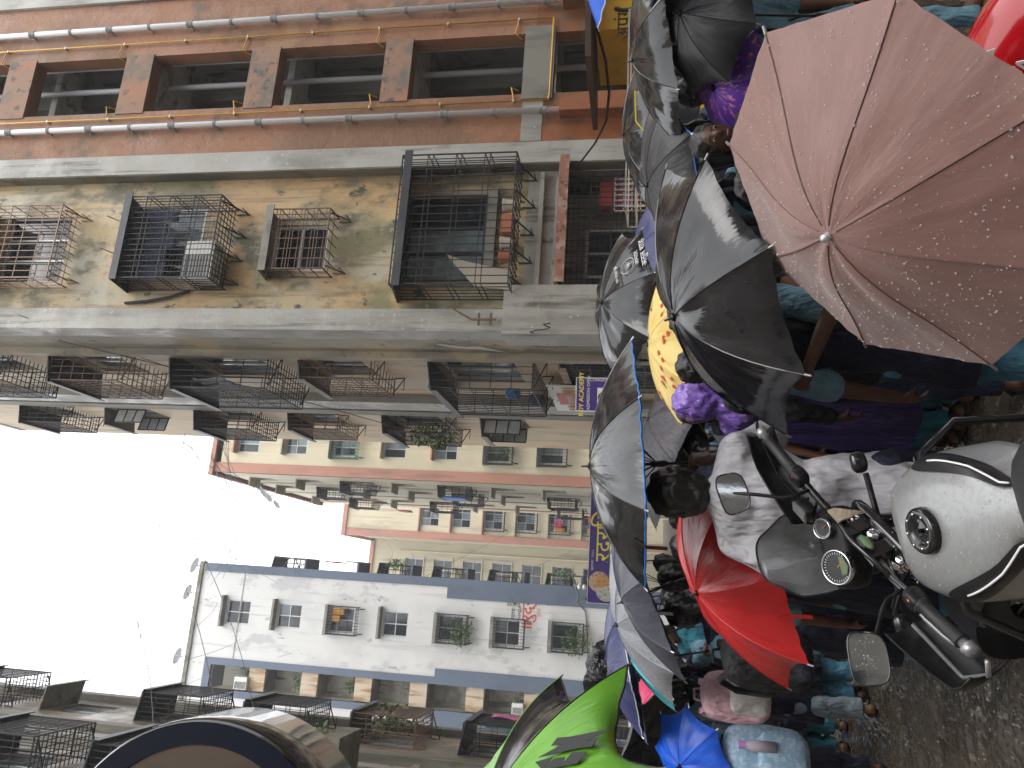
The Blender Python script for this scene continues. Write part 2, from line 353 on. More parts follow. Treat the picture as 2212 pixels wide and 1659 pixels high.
# ================================================================== right-hand apartment block (nearest)
B1 = empty('apartment_building', (8, 14, 0), 'stained old apartment block with brown stair tower and yellow caged-window wall', 'building')
YB, YY = 12.75, 13.0
T = Ty(YB); op = [(9.24,10.62,15.85,18.15),(9.24,10.62,12.93,15.22),(9.24,10.62,9.98,12.32),(9.24,10.62,7.02,9.38),(9.24,10.62,4.13,6.48),(9.24,10.62,.9,3.57)]
facade(T, 8.16, 12.05, 3.95, 24, op[:5], .32).build('wall', M_brown, B1)
facade(T, 8.16, 12.05, 0, 3.948, op[5:], .32).build('wall', M_brown_lo, B1)
for h in ((15.22,15.85),(12.32,12.93),(9.38,9.98),(6.48,7.02)):
    MB().bx(T, 9.2, 10.66, -.05, .022, h[0]-.02, h[1]+.02).build('spandrel', M_spand, B1)
MB().bx(T, 9.1, 10.75, -.05, .05, 3.55, 4.15).build('spandrel', M_conc_d, B1)
MB().bx(T, 8.2, 9.1, -.05, .012, 3.72, 4.12).build('cement_patch', M_conc, B1)
# stair tower inside
inn = MB(); inn.box(8.5, 11.6, 15.2, 15.3, 0, 24); inn.box(8.45, 8.5, 13.07, 15.3, 0, 24); inn.box(11.6, 11.65, 13.07, 15.3, 0, 24); inn.build('stairwell_wall', M_room, B1)
for k in range(8):
    z = .35+2.92*k-.0; MB().box(8.5, 11.6, 13.6 if k % 2 else 13.08, 15.2, z+.35, z+.5).build('landing', M_room, B1)
    st = MB()
    for q in range(9): st.box(8.6+.0, 9.5, 13.3+.19*q, 13.3+.19*(q+1), z+.5+.16*q-.16, z+.5+.16*(q+1))
    st.build('stair_flight', M_room, B1)
for x, y, r, mm in ((10.35,13.5,.065,M_pvc_d),(11.05,13.4,.022,M_pvc),(10.9,13.45,.018,M_pvc)):
    MB().tube([(x,y,.3),(x,y,24)], r, 10).build('drain_pipe', mm, B1, smooth=True)
MB().box(10.55, 11.05, 14.3, 14.6, 0, 24).build('pillar', M_conc_d, B1)
# white drain pipes and yellow gas pipes on the brown wall
for x, zb in ((8.79,3.35),(11.28,3.4)):
    p = MB().tube([(x,YB-.11,zb),(x,YB-.11,24)], .058, 14).build('drain_pipe', M_pvc, B1, smooth=True)
    for i in range(22):
        z = zb+.35+i*.97; big = i % 2 == 0; c = MB().lathe([(.060,-.03),(.070,-.03),(.070,.03),(.060,.03)] if not big else [(.060,-.07),(.072,-.07),(.072,-.03),(.066,-.02),(.072,.03),(.072,.07),(.060,.07)], 14, (x,YB-.11,z))
        c.bar((x-.02,YB-.1,z), (x-.02,YB,z), .02); c.bar((x-.065,YB-.06,z-.03),(x-.085,YB-.02,z-.05),.022); c.build('pipe_clamp', M_clamp, p)
    MB().box(x-.14, x+.14, YB-.3, YB-.001, 0, zb+.02).build('pipe_casing', M_brown_lo, B1)
for x in (9.06, 10.92):
    p = MB().tube([(x,YB-.05,3.62),(x,YB-.05,24)], .0165, 8).build('gas_pipe', M_gas, B1, smooth=True)
    for i in range(15):
        z = 4.3+i*1.46; MB().box(x-.03,x+.03,YB-.07,YB,z-.012,z+.012).build('pipe_clamp', M_alu, p)
    for h in op[:5]:
        z = h[2]+.18; s = 1 if x < 10 else -1
        MB().tube([(x,YB-.05,z),(x+s*.12,YB-.05,z),(x+s*.30,YB-.05,z+.05),(x+s*.34,YB+.1,z-.06)], .013, 6).build('pipe_branch', M_gas, p, smooth=True)
MB().tube([(9.06,YB-.05,3.62),(9.2,YB-.05,3.6),(10.92,YB-.06,3.6)], .0165, 8).build('gas_pipe', M_gas, B1, smooth=True)
# pillar between brown and yellow, corner pillar, yellow wall
MB().box(7.72, 8.158, 12.7, 13.2, 0, 24).build('pillar', M_conc, B1)
MB().box(12.06, 12.5, 12.68, 13.2, 0, 24).build('pillar', M_conc, B1); facade(Ty(12.9), 12.5, 17, 0, 24, []).build('wall', M_yellow, B1)
MB().box(7.70, 7.718, 12.72, 13.2, 0, 24).build('pillar_side_shade', M_conc_d, B1)  # dark sheet paints the shade on the pillar's left face
Tw = Ty(YY); wh = [(5.45,6.95,13.62,15.1),(5.5,7.1,10.55,12.0),(5.68,6.66,7.86,9.02),(5.42,7.2,4.68,6.3),(5.35,7.66,.75,3.28),(5.5,7.0,16.5,18)]
facade(Tw, 4.8, 7.7, 3.95, 24, wh[:4]+wh[5:], .2).build('wall', M_yellow, B1)
facade(Tw, 4.8, 7.7, 0, 3.948, wh[4:5], .35).build('wall', M_conc, B1)
MB().box(4.38, 4.8, 12.74, 13.25, 4.2, 24).build('pillar', M_conc, B1)
MB().box(4.30, 5.22, 12.62, 13.3, 0, 4.2).build('pillar', M_conc, B1)
lg = MB(); lg.bx(Tw, 5.25, 7.6, .0, .16, 3.62, 3.7); lg.bx(Tw, 5.3, 7.5, .0, .1, 3.36, 3.40); lg.build('ledge', M_conc, B1)
window(B1, Tw, *wh[0], cols=3, fm=M_alu); window(B1, Tw, *wh[1], cols=2, pm=[M_glass, M_glass_b], fm=mat('white_frame',(.75,.76,.76),.4), fw=.08)
window(B1, Tw, *wh[2], cols=1, rows=2, fm=mat('white_frame'), fw=.06); window(B1, Tw, *wh[3], cols=3, pm=[M_glass_b, M_glass_b, M_glass], fm=M_iron, fw=.09); window(B1, Tw, *wh[5])
fr = MB(); fr.bx(Tw, 5.33, 5.42, 0, .06, 4.6, 6.35); fr.bx(Tw, 7.2, 7.3, 0, .06, 4.6, 6.35); fr.bx(Tw, 5.33, 7.3, 0, .058, 6.3, 6.4); fr.bx(Tw, 5.33, 7.3, 0, .12, 4.5, 4.68); fr.build('window_surround', M_conc_d, B1)
cage(B1, Tw, 5.34, 6.93, 13.42, 15.35, .55, M_iron_t, style='arch', rows=5, sp=.15)
cage(B1, Tw, 5.28, 7.0, 9.86, 11.92, .66, M_iron, style='pair', rows=4, brk=4, mesh=True, sp=.115)
cage(B1, Tw, 5.54, 6.78, 7.68, 8.95, .44, M_iron_b, style='brick', rows=5, sp=.21, canopy=M_sheet_c, brk=2)
cage(B1, Tw, 5.08, 7.65, 4.06, 6.22, .78, M_iron, style='pair', rows=4, brk=5, sp=.155, canopy=M_sheet)
cage(B1, Tw, 5.3, 7.0, 16.3, 18.2, .6, M_iron)
for u in (5.9, 6.6): MB().bar(Tw(u,.05,12.0), Tw(u+.08,.5,12.4), .02).build('bracket', M_alu, B1)
# shop front behind iron mesh at street level
MB().bx(Tw, 5.35, 7.66, -.9, -.88, .7, 3.3).build('shop_interior', M_room, B1)
sg = MB()
for i in range(22): sg.bar(Tw(5.36+2.29*i/21,.03,.75), Tw(5.36+2.29*i/21,.03,3.27), .012)
for i in range(26): sg.bar(Tw(5.36,.04,.75+2.5*i/25), Tw(7.65,.04,.75+2.5*i/25), .008 if i % 4 else .02)
sg.build('window_grille', M_iron, B1); hood(B1, Tw, 5.3, 7.7, 3.33, .4, m=M_rust, th=.05)
window(B1, Tw, 5.7, 6.7, 1.6, 2.85, n=-.5, cols=2, rows=1, fm=M_alu)
b = MB(); b.bx(Tw, 7.0, 7.5, -.4, -.1, 1.6, 2.6); tag(b.build('crate', mat('red_crate',(.45,.06,.05),.5)), 'red plastic crate behind the street-level mesh', 'crate')
b = MB()
for i in range(6): b.bx(Tw, 6.85, 7.55, -.08, -.04, 1.5+.16*i, 1.52+.16*i)
for i in range(7): b.bx(Tw, 6.85+.11*i, 6.87+.11*i, -.08, -.04, 1.5, 2.32)
tag(b.build('wire_rack', M_pvc), 'white wire rack behind the street-level mesh', 'rack')
# things in the cages of the yellow wall
ac_unit(Tw, 5.32, 6.1, 9.93, 10.55, .12, .5, 'white air conditioner in the black window cage above the small window')
clothes(Tw, 5.45, 6.9, 11.75, .32, 'dark laundry hanging inside the big black window cage', 5, [CL[7], CL[1], CL[5], CL[7], CL[0]], ln=.85)
fb = MB(); fb.bx(Tw, 6.15, 6.5, .3, .6, 4.08, 4.3); tag(fb.build('flower_pot', M_pot), 'red flower trough in the lowest big window cage', 'pot')
for u, lb in ((6.75,'beige round pot right of the red trough'),(6.0,'beige round pot left of the red trough'),(5.72,'small red pot near the leaning board')):
    tag(MB().lathe([(.0,0),(.09,0),(.12,.2),(.13,.2),(.13,.23),(.0,.23)], 12, Tw(u,.45,4.08)).build('flower_pot', M_pot if 'small' in lb else CL[2]), lb, 'pot')
tag(MB().prism([(5.15,4.1),(5.2,4.75),(5.85,5.35),(5.7,4.95),(5.5,4.1)], Tw, .3, .33).build('board', mat('beige_board',(.42,.38,.31),.7)), 'beige board leaning inside the lowest big window cage', 'board')
# street-side wall of the same block
XS = 4.4; Ts = Txl(XS)
sh = [(14.75,16.0,13.3,14.5),(14.75,16.1,9.9,11.5),(14.8,15.9,7.6,8.7),(14.75,16.3,4.3,5.9),(14.75,16.0,16.3,17.5),(20.2,21.4,16.2,17.3),(20.0,21.3,13.0,14.2),(20.2,21.4,10.4,11.5),(20.0,21.4,7.3,8.6),(20.0,21.2,4.9,6.0),(20.2,21.4,19.2,20.2),(14.6,16.4,1.0,3.2)]
facade(Ts, 13.0, 14.3, 0, 24, []).build('wall', M_side, B1)
facade(Ts, 14.3, 17.7, 0, 24, [h for h in sh if h[0] < 18], .2).build('wall', M_side_y, B1)
MB().box(4.2, 4.42, 17.7, 18.5, 0, 24).build('pillar', M_conc, B1); MB().box(4.25, 4.42, 18.9, 19.4, 0, 24).build('pillar', M_conc_d, B1)
facade(Ts, 17.7, 24.3, 0, 24, [h for h in sh if h[0] > 18], .2).build('wall', M_side_y, B1)
MB().box(4.26, 4.42, 14.1, 14.3, 0, 24).build('pillar', M_side, B1)
for i, h in enumerate(sh): window(B1, Ts, *h, cols=2, pm=[M_glass, M_glass_b] if i % 2 else None, fm=M_alu if i % 3 else mat('white_frame'))
cage(B1, Ts, 14.5, 16.15, 13.0, 14.72, .62, M_iron_b, style='arch', rows=6, sp=.16)
cage(B1, Ts, 14.42, 16.3, 9.5, 11.7, .74, M_iron, rows=4, mesh=True)
cage(B1, Ts, 14.62, 16.2, 7.3, 8.85, .42, M_iron_b, style='brick', rows=4, sp=.2, canopy=M_sheet_c)
cage(B1, Ts, 14.5, 16.9, 3.88, 5.98, .62, M_iron, rows=5, sp=.16, brk=3)
cage(B1, Ts, 14.3, 16.2, 15.9, 17.9, .65, M_iron, rows=5, mesh=True)
cage(B1, Ts, 14.5, 16.5, .9, 3.3, .12, M_iron, rows=9, sp=.12, canopy=M_rust)
for z, mm in ((17.55,M_sheet_c),(20.4,M_sheet_c),(6.1,M_sheet_c)): hood(B1, Ts, 20.1, 21.4, z, .45, m=mm)
for z0, z1 in ((16.3,17.2),(5.0,6.0)):
    for k in range(2):
        s = empty('x', (0,0,0), None, None); bpy.data.objects.remove(s)
        f = MB(); y0 = 20.2+1.15*k; f2 = []
        for zz in (z0, z0+(z1-z0)/3, z0+2*(z1-z0)/3, z1): f.bar((XS-.02,y0,zz),(XS-.42,y0-.12,zz),.03)
        for q in (.02,.42): f.bar((XS-q,y0-(q-.02)*.3,z0),(XS-q,y0-(q-.02)*.3,z1),.03)
        sh_ = f.build('shutter', M_iron, B1); MB().hexa([(XS-.03,y0-.005,z0),(XS-.41,y0-.125,z0),(XS-.41,y0-.115,z0),(XS-.03,y0+.005,z0),(XS-.03,y0-.005,z1),(XS-.41,y0-.125,z1),(XS-.41,y0-.115,z1),(XS-.03,y0+.005,z1)]).build('pane', M_frosted, sh_)
cage(B1, Ts, 19.8, 21.5, 12.7, 14.4, .58, M_iron, rows=5, mesh=True); cage(B1, Ts, 20.1, 21.7, 10.2, 11.65, .44, M_iron_b, style='brick', rows=4)
cage(B1, Ts, 19.8, 21.8, 7.0, 8.75, .5, M_iron, rows=5); cage(B1, Ts, 20.0, 21.6, 18.9, 20.3, .5, M_iron, rows=5)
tag(plant(None, (4.0,20.7,7.6), (.3,.9,.7), 500, ls=.12), 'climbing plant in a cage on the street-side wall of the stained block', 'plant')
clothes(Ts, 14.6, 16.1, 11.3, .5, 'grey laundry in the street-side cage of the stained block', 3, [CL[5], CL[2]], ln=.9)
for k, (zz, cc) in enumerate(((4.05,CL[1]),(4.5,mat('blue_plastic',(.02,.2,.6),.4)))):
    tag(MB().lathe([(0,0),(.11,0),(.13,.25),(.1,.3),(0,.3)], 12, (4.05,16.4-.5*k,zz-.15)).build('bucket', cc, smooth=True), ['dark bucket in the lowest street-side cage','bright blue bucket in the lowest street-side cage'][k], 'bucket')
# shell
sb = MB(); sb.box(4.75, 17, 24.2, 24.35, 0, 24); sb.box(4.38, 17, 12.9, 24.3, 23.95, 24.2); sb.box(12.5,17,15.4,15.5,0,24); sb.build('roof', M_conc_d, B1)
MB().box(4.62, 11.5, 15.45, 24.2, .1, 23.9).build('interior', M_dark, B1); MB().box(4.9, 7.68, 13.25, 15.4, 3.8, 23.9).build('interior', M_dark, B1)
# bent iron bracket, torn cables on the facade
bi = MB(); bi.bar((4.55,12.6,4.75),(4.75,12.6,5.1),.03); bi.bar((4.55,12.6,4.3),(4.55,12.6,4.75),.03); bi.bar((4.45,12.62,4.62),(4.68,12.62,4.62),.035); bi.bar((4.45,12.62,4.4),(4.68,12.62,4.4),.035); bi.build('iron_bracket', M_iron_b, B1)
MB().tube([(4.3+.02*i,12.6-.02*i,3.62+.12*math.sin(i*1.3)-.05*i) for i in range(8)], .012, 5).build('cable_stub', M_iron, B1)
MB().tube([(5.0,12.98,12.0-.02),(5.02,12.95,11.5),(5.1,12.93,11.0),(5.25,12.95,10.6)], .03, 6).build('cable_stub', M_iron, B1)
MB().prism([(4.45,6.3),(4.6,5.95),(4.55,5.6),(4.85,5.2),(4.7,5.6),(4.72,5.95),(4.55,6.35)], lambda u,n,z:(4.393-n,u+8.55,z), 0, .004).build('cement_patch', M_white, B1)
MB().prism([(5.0,5.6),(5.2,5.1),(5.15,4.8),(5.55,4.3),(5.35,4.9),(5.3,5.2),(5.1,5.65)], lambda u,n,z:(4.393-n,u+8.5,z), 0, .004).build('cement_patch', M_white, B1)
# ================================================================== cream towers
def chajja(par, T, u0, u1, z, p=.45, m=None, th=.08): return MB().bx(T, u0-.08, u1+.08, 0, p, z, z+th).build('window_hood', m or M_cream_g, par)
BA = empty('cream_apartment_tower', (8.5,46,0), 'cream apartment tower with salmon corner strip behind the stained block', 'building')
Ta = Ty(39.7); zs = [3.0+2.86*k for k in range(8)]
ha = [(6.35,7.35,z,z+1.25) for z in zs] + [(9.5,10.6,z,z+1.25) for z in zs]
facade(Ta, 5.75, 14, 0, 25.5, ha, .15).build('wall', M_cream, BA)
MB().bx(Ta, 5.2, 5.75, -.2, .04, 0, 25.5).build('corner_strip', M_salmon, BA)
Tas = Txl(5.2); hb = [(y, y+1.1, z, z+1.2) for z in zs for y in (41.6, 45.0, 50.5)]
facade(Tas, 39.7, 55, 0, 25.5, hb, .15).build('wall', M_cream, BA)
for y in (43.4, 48.2, 53): MB().bx(Tas, y, y+.35, 0, .05, 0, 25.5).build('pilaster', M_salmon if y > 52 else M_cream_g, BA)
rf = MB(); rf.box(5.0, 14, 39.5, 55.2, 25.5, 25.75); rf.box(5.2, 14, 39.7, 55, 25.2, 25.5); rf.build('roof', M_salmon, BA)
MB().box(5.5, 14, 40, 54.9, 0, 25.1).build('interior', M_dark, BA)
for i, h in enumerate(ha[:8]):
    window(BA, Ta, *h, cols=2, rows=2 if i % 3 == 0 else 1, pm=[M_glass, M_glass_b], fw=.06)
    if i in (5, 2, 1):
        cage(BA, Ta, h[0]-.15, h[1]+.2, h[2]-.2, h[3]+.1, .5, [M_iron, mat('green_iron',(.03,.12,.09),.5)][i == 5], sp=.16, w=.02, canopy=M_sheet if i != 5 else M_iron, style='arch' if i == 1 else 'grid')
    else: chajja(BA, Ta, h[0], h[1], h[3]+.03, m=M_salmon if i % 2 else M_cream_g)
tag(plant(None, (6.9,39.3,zs[2]+.3), (.5,.2,.5), 160, ls=.16), 'potted plant in a cage on the front of the cream tower', 'plant')
for i, h in enumerate(hb):
    window(BA, Tas, *h, cols=2, pm=[M_glass_b, M_frosted] if i % 2 else None, fw=.06)
    if (i*7) % 5 in (0, 3): cage(BA, Tas, h[0]-.15, h[1]+.3, h[2]-.25, h[3]+.15, .6, M_iron, sp=.16, w=.02)
    else: chajja(BA, Tas, h[0], h[1], h[3]+.03, .5)
tag(MB().bx(Tas, 42.9-1.4, 44.3-1.4, .62, .68, zs[3]-.15, zs[3]+1.1).build('tarpaulin', M_blue_tarp), 'bright blue tarpaulin on a cage of the cream tower', 'tarpaulin')
clothes(Tas, 45.0, 46.4, zs[5]+.9, .66, 'coloured laundry on the street side of the cream tower', 3, ln=.8); clothes(Tas, 50.4, 52, zs[5]+.9, .66, 'coloured laundry on the far cage of the cream tower', 4, ln=.9)
BB = empty('cream_apartment_tower', (8,75,0), 'cream apartment slab with salmon strip beyond the corner tower', 'building')
Tb = Ty(70); zb = [2.4+3.0*k for k in range(8)]; hbb = [(5.0,7.1,z,z+1.7) for z in zb[:-1]]
facade(Tb, 3.95, 12, 0, 29.3, hbb, .3).build('wall', M_cream, BB)
MB().bx(Tb, 3.75, 4.45, -.2, .08, 0, 29.4).build('corner_strip', M_salmon, BB); MB().box(3.7, 12, 69.8, 80, 29.3, 29.7).build('roof', M_salmon, BB)
facade(Txl(3.95), 70, 77, 0, 29.3, []).build('wall', M_cream, BB); MB().box(4.2, 12, 70.4, 80, 0, 29.2).build('interior', M_dark, BB)
for i, h in enumerate(hbb):
    window(BB, Tb, *h, n=-.2, cols=3, rows=2, pm=[M_glass, M_glass_b, M_glass], fw=.07); MB().bx(Tb, 4.45, 8, 0, .35, h[3]+.05, h[3]+.17).build('window_hood', M_cream_g if i < 4 else M_salmon, BB)
    if i in (1,2,3,4): cage(BB, Tb, 4.8, 7.3, h[2]-.25, h[3]-.1, .6, M_iron, sp=.22, w=.03, canopy=None, rows=3); 
clothes(Tb, 5.0, 7.0, zb[2]+1.2, .4, 'laundry in a balcony cage of the cream slab', 5, group='laundry on the cream slab', ln=.9); clothes(Tb, 5.0, 7.0, zb[1]+1.2, .4, 'laundry in a balcony cage of the cream slab', 4, group='laundry on the cream slab', ln=.9)
BC = empty('cream_apartment_tower', (0,82,0), 'farthest cream block with square stair openings behind the white building', 'building')
Tc = Ty(77); zc = [2.5+3.0*k for k in range(8)]; hc = [(x, x+2.0, z, z+1.9) for z in zc for x in (.2,-3.4)]
facade(Tc, -8, 3.949, 0, 28.8, hc, .5).build('wall', M_cream_g, BC); MB().box(-8, 3.7, 76.8, 86, 28.8, 29.2).build('roof', M_salmon, BC); MB().box(-8, 3.9, 78.2, 86, 0, 28.7).build('interior', M_dark, BC)
for h in hc[:16:2]:
    window(BC, Tc, h[0], h[1], h[2], h[3], n=-.45, cols=2, rows=2, fw=.08); MB().bx(Tc, h[0]-.1, h[1]+.1, 0, .12, h[2]-.1, h[2]).build('sill', M_cream, BC)
MB().tube([(2.9,76.9,0),(2.9,76.9,26)], .08, 6).build('drain_pipe', M_cream, BC)
# ================================================================== white tower
BW = empty('white_apartment_tower', (-3.5,44,0), 'white apartment tower with slate-blue strips and red lettering', 'building')
YW = 40.1; Tw2 = Ty(YW); zw = [4.75+2.93*k for k in range(7)]
hw = [(-2.85,-1.6,z,z+1.35) for z in zw]; hr = [(-6.1,-5.0,z-.5,z+1.75) for z in zw]
facade(Tw2, -9.5, .2, 0, 25.4, hw+[(-6.15,-4.95,2.2,24.1)], .25).build('wall', M_white, BW)
# recessed balcony column
MB().bx(Tw2, -6.15, -4.95, -1.5, -1.48, 2.2, 24.1).build('balcony_back', M_room, BW)
for s_ in (-6.17, -4.95): MB().bx(Tw2, s_, s_+.02, -1.5, -.01, 2.2, 24.1).build('balcony_side', M_cream_g, BW)
M_para = mat('rust_streaked_parapet', (.60,.50,.37), .65, layers=[((3,3,.5),.48,.64,(.42,.25,.12)),((6,6,.4),.56,.7,(.22,.14,.08))])
for i, z in enumerate(zw):
    MB().bx(Tw2, -6.12, -4.97, -.32, -.2, z-1.25, z-.35).build('parapet', M_para, BW); MB().bx(Tw2, -6.12, -4.97, -1.45, -.3, z-1.3, z-1.2).build('balcony_floor', M_conc_d, BW)
    if i in (6, 4, 1, 5): tag(plant(None, (-5.5,YW+.5,z-.1), (.45,.2,.3), 120, ls=.14), 'plants on balcony level %s from the top of the white tower' % ['','sixth','','','third','second','first'][i], 'plant')
# slate strips standing proud
st = [(-.2,.24,11.6,25.3),(-.75,.24,0,11.6),(-4.95,-4.6,11.9,24.5),(-4.95,-4.2,0,11.9),(-6.5,-6.15,11.9,24.5),(-6.9,-6.15,0,11.9)]
for a in st: MB().bx(Tw2, a[0], a[1], -.1, .05, a[2], a[3]).build('strip', M_bluegrey, BW)
MB().bx(Tw2, -6.15, -4.95, -.1, .05, 24.1, 24.5).build('strip', M_bluegrey, BW)
MB().bx(Tw2, -9.5, .3, -.3, .12, 25.4, 25.62).build('roof', M_conc_d, BW); facade(Txr(.24), YW, 50, 0, 25.3, []).build('wall', M_bluegrey, BW); MB().box(-9.3,.1,YW+1.7,50,.1,25.3).build('interior', M_dark, BW)
for k in (24.0,): MB().bx(Tw2, -4.6, -.2, 0, .02, 22.9, 22.96).build('plaster_joint', M_conc, BW)
for i, h in enumerate(hw):
    window(BW, Tw2, *h, cols=2, rows=2 if i % 2 else 1, pm=[M_glass, M_glass, M_glass_b] if i % 3 else M_glass, fm=mat('white_frame') if i in (1,) else M_alu, fw=.07)
    if i in (4, 2, 1, 0): cage(BW, Tw2, h[0]-.1, h[1]+.06, h[2]-.25, h[3]+.1, .5, M_iron, sp=.16, w=.02, canopy=M_sheet_c)
    else: MB().bx(Tw2, h[0]-.15, h[1]+.2, 0, .4, h[3]+.08, h[3]+.2).build('window_hood', M_sheet_c, BW)
for i, nm in ((2,'third'),(0,'lowest')): tag(plant(None, (-2.4,YW-.35,zw[i]+.35), (.75,.25,.7), 420, ls=.15, droop=.5), 'green creeper hanging out of the %s window cage of the white tower' % nm, 'plant')
clothes(Tw2, -2.3, -1.6, zw[4]+1.1, .35, 'orange and blue bundle in a window cage of the white tower', 2, [CL[3], CL[1]], ln=.6)
# balconies and clutter on the right flank of the white tower
Tf = Txr(.24)
for i, z in enumerate([5,8,11,14,17,20]):
    o = MB(); o.bx(Tf, 40.4, 42.2, 0, .55, z-.35, z-.25); o.bx(Tf, 40.4, 42.2, .5, .55, z-.25, z+.4); o.build('balcony', M_bluegrey, BW)
    if i != 4: cage(BW, Tf, 40.35, 42, z+.3, z+1.5, .5, M_iron, sp=.25, w=.025, rows=3)
clothes(Tf, 40.35, 42, 18.6, .45, 'red and white laundry on the flank of the white tower', 4, [CL[0], CL[2]], group='laundry on the white tower', ln=.8)
tag(plant(None, (.8,40.4,14.6), (.3,.4,.5), 150, ls=.16), 'bushy balcony plant high on the flank of the white tower', 'plant'); tag(plant(None, (.8,40.4,5.6), (.3,.4,.5), 120, ls=.16), 'low balcony plant on the flank of the white tower', 'plant')
ac_unit(Tw2, -6.05, -5.45, zw[6]-.4, zw[6]+.3, -.2, .08, 'white outdoor unit with round fan in the top balcony of the white tower'); ac_unit(Tw2, -6.0, -5.5, zw[1]-.35, zw[1]+.2, -.3, .02, 'white unit in a lower balcony of the white tower')
# painted lettering on the white wall
M_red = mat('red_letter_paint', (.62,.10,.05), .6, layers=[(6,.5,.66,(.5,.09,.05))]); M_ink = mat('black_letter_paint', (.03,.03,.03), .6); M_green = mat('green_letter_paint', (.03,.13,.07), .6); M_orl = mat('pale_orange_letter_paint', (.72,.36,.22), .6); M_wp = mat('white_letter_paint', (.8,.8,.8), .6)
def wp(X, Y, n=.006): p = ony(X, Y, YW-n); return p
RX, UZ = (1,0,0), (0,0,1)
text_obj('lettering', 'MHADA', .225, M_ink, BW, wp(1125,1326), RX, UZ, .002); text_obj('lettering', 'म्हाडा', .26, M_ink, BW, wp(1112,1325), RX, UZ, .002)
lo = wp(1110,1297); lg = MB()
for i in range(11): 
    z = lo.z-.30+.06*i; lg.box(lo.x-.30, lo.x+.30, lo.y, lo.y+.01, z, z+.025)
lg.build('emblem', M_ink, BW); q = MB().lathe([(0,0),(.21,0),(.21,.006),(0,.006)], 24, (lo.x,lo.y-.004,lo.z), (0,-1,0)); q.build('emblem', M_green, BW)
Tl = lambda u,n,z:(lo.x+u, lo.y-.012-n, lo.z+z)
MB().prism([(-.10,-.17),(.10,-.17),(.10,.03),(0,.13),(-.10,.03)], Tl, 0, .004).build('emblem', mat('orange_letter_paint',(.6,.14,.03),.6), BW)
r_ = MB(); r_.prism([(-.2,0),(0,.2),(.2,0),(.2,.05),(0,.25),(-.2,.05)], Tl, .003, .008); r_.build('emblem', M_wp, BW)
pr = wp(1151,1315); text_obj('lettering', '॥रुद्रा॥', .80, M_red, BW, pr, RX, UZ, .003); text_obj('lettering', '॥रुद्रा॥', .80, M_red, BW, (pr.x+.03,pr.y-.002,pr.z+.01), RX, UZ, .003)
text_obj('lettering', 'मुंबई', .27, M_orl, BW, wp(1168,1324), RX, UZ, .002); text_obj('lettering', '२८', .42, M_red, BW, wp(1170,1300), RX, UZ, .002)
MB().tube([wp(1235,1240,.05),wp(1250,1290,.06),wp(1246,1300,.05),wp(1264,1320,.06),wp(1268,1360,.05),wp(1270,1420,.05)], .03, 4).build('wall_cable', M_conc_d, BW)
fl = MB(); p0 = wp(1262,1268,.4)
for dz in (-.25, 0, .25): fl.ell((p0.x,p0.y,p0.z+dz), (.13,.18,.1), 10, 6)
tag(fl.build('floodlight', M_ac, smooth=True), 'cluster of three small white floodlights on the slate strip', 'floodlight')
M_dish = mat('grey_dish_metal', (.13,.135,.135), .5)
for X, Y, c, lb in ((424,1222,M_dish,'pale satellite dish at the right roof corner of the white tower'),(409,1280,M_dish,'pale satellite dish on the roof of the white tower, second from the right'),(387,1418,M_dish,'pale satellite dish with red mark on the white tower roof'),(376,1486,CL[6],'reddish satellite dish seen edge-on above the white tower')):
    p = ony(X, Y, YW+.2); r = empty('satellite_dish', (p.x,p.y,25.6), lb, 'satellite dish')
    red = c is CL[6]; ax = (.25,-.75,.55) if not red else (-.9,.1,.35)
    MB().lathe([(.0,0),(.15,.012),(.3,.05),(.42,.105),(.43,.11),(.3,.058),(0,.006)], 20, p, ax).build('dish', c, r, smooth=True)
    a = V(ax).normalized(); MB().tube([p, p-V((0,0,.25)), (p.x,p.y,25.5)], .03, 5).tube([p+a*.02-V((0,0,.3)), p+a*.5], .015, 4).build('mast', M_alu, r)
for X, Y in ((560,1047),(572,1062),(583,1072),(600,1088)):
    p = onx(X, Y, 5.1); MB().lathe([(.0,0),(.2,.02),(.4,.1),(.41,.11),(0,.01)], 16, p, (-.7,-.6,.5)).tube([p, p+V((.2,0,-.5))], .03, 4).build('roof_dish', M_dish, BA)
# ================================================================== left block
BL = empty('apartment_building', (-8,10,0), 'dark grimy apartment block along the left side of the street', 'building')
XL = -4.0; Tl2 = Txr(XL); zl = [1.6+2.9*k for k in range(7)]
hl = [(y, y+1.3, z, z+1.3) for z in zl for y in (20.0, 14.3, 8.2)]
facade(Tl2, 2.5, 22.3, 0, 24, hl, .2).build('wall', M_left, BL)
for y in (18.2, 16.9, 11.6, 10.7, 21.9): MB().bx(Tl2, y, y+.35, 0, .18, 0, 24).build('pilaster', M_conc_d if y != 16.9 else M_conc, BL)
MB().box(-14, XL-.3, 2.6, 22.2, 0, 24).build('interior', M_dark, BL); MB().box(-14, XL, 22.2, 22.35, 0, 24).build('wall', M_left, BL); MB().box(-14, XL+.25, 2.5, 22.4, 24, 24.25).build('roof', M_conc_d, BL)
for i, h in enumerate(hl): window(BL, Tl2, *h, cols=2, pm=[M_glass, M_glass_b] if i % 2 else None)
for i, z in enumerate(zl):
    if i != 5: cage(BL, Tl2, 19.85, 21.5, z-.3, z+1.4, .72, M_iron if i != 2 else M_iron_b, rows=4, style='brick' if i == 0 else 'grid', canopy=M_sheet, mesh=(i == 3), w=.016)
    else: hood(BL, Tl2, 20, 21.4, z+1.5, .55, m=M_sheet_c)
    cage(BL, Tl2, 14.1, 15.8, z-.3, z+1.4, .7, M_iron, rows=4, canopy=M_sheet, w=.016) if i > 2 else hood(BL, Tl2, 14.2, 15.7, z+1.5, .5, m=M_sheet_c)
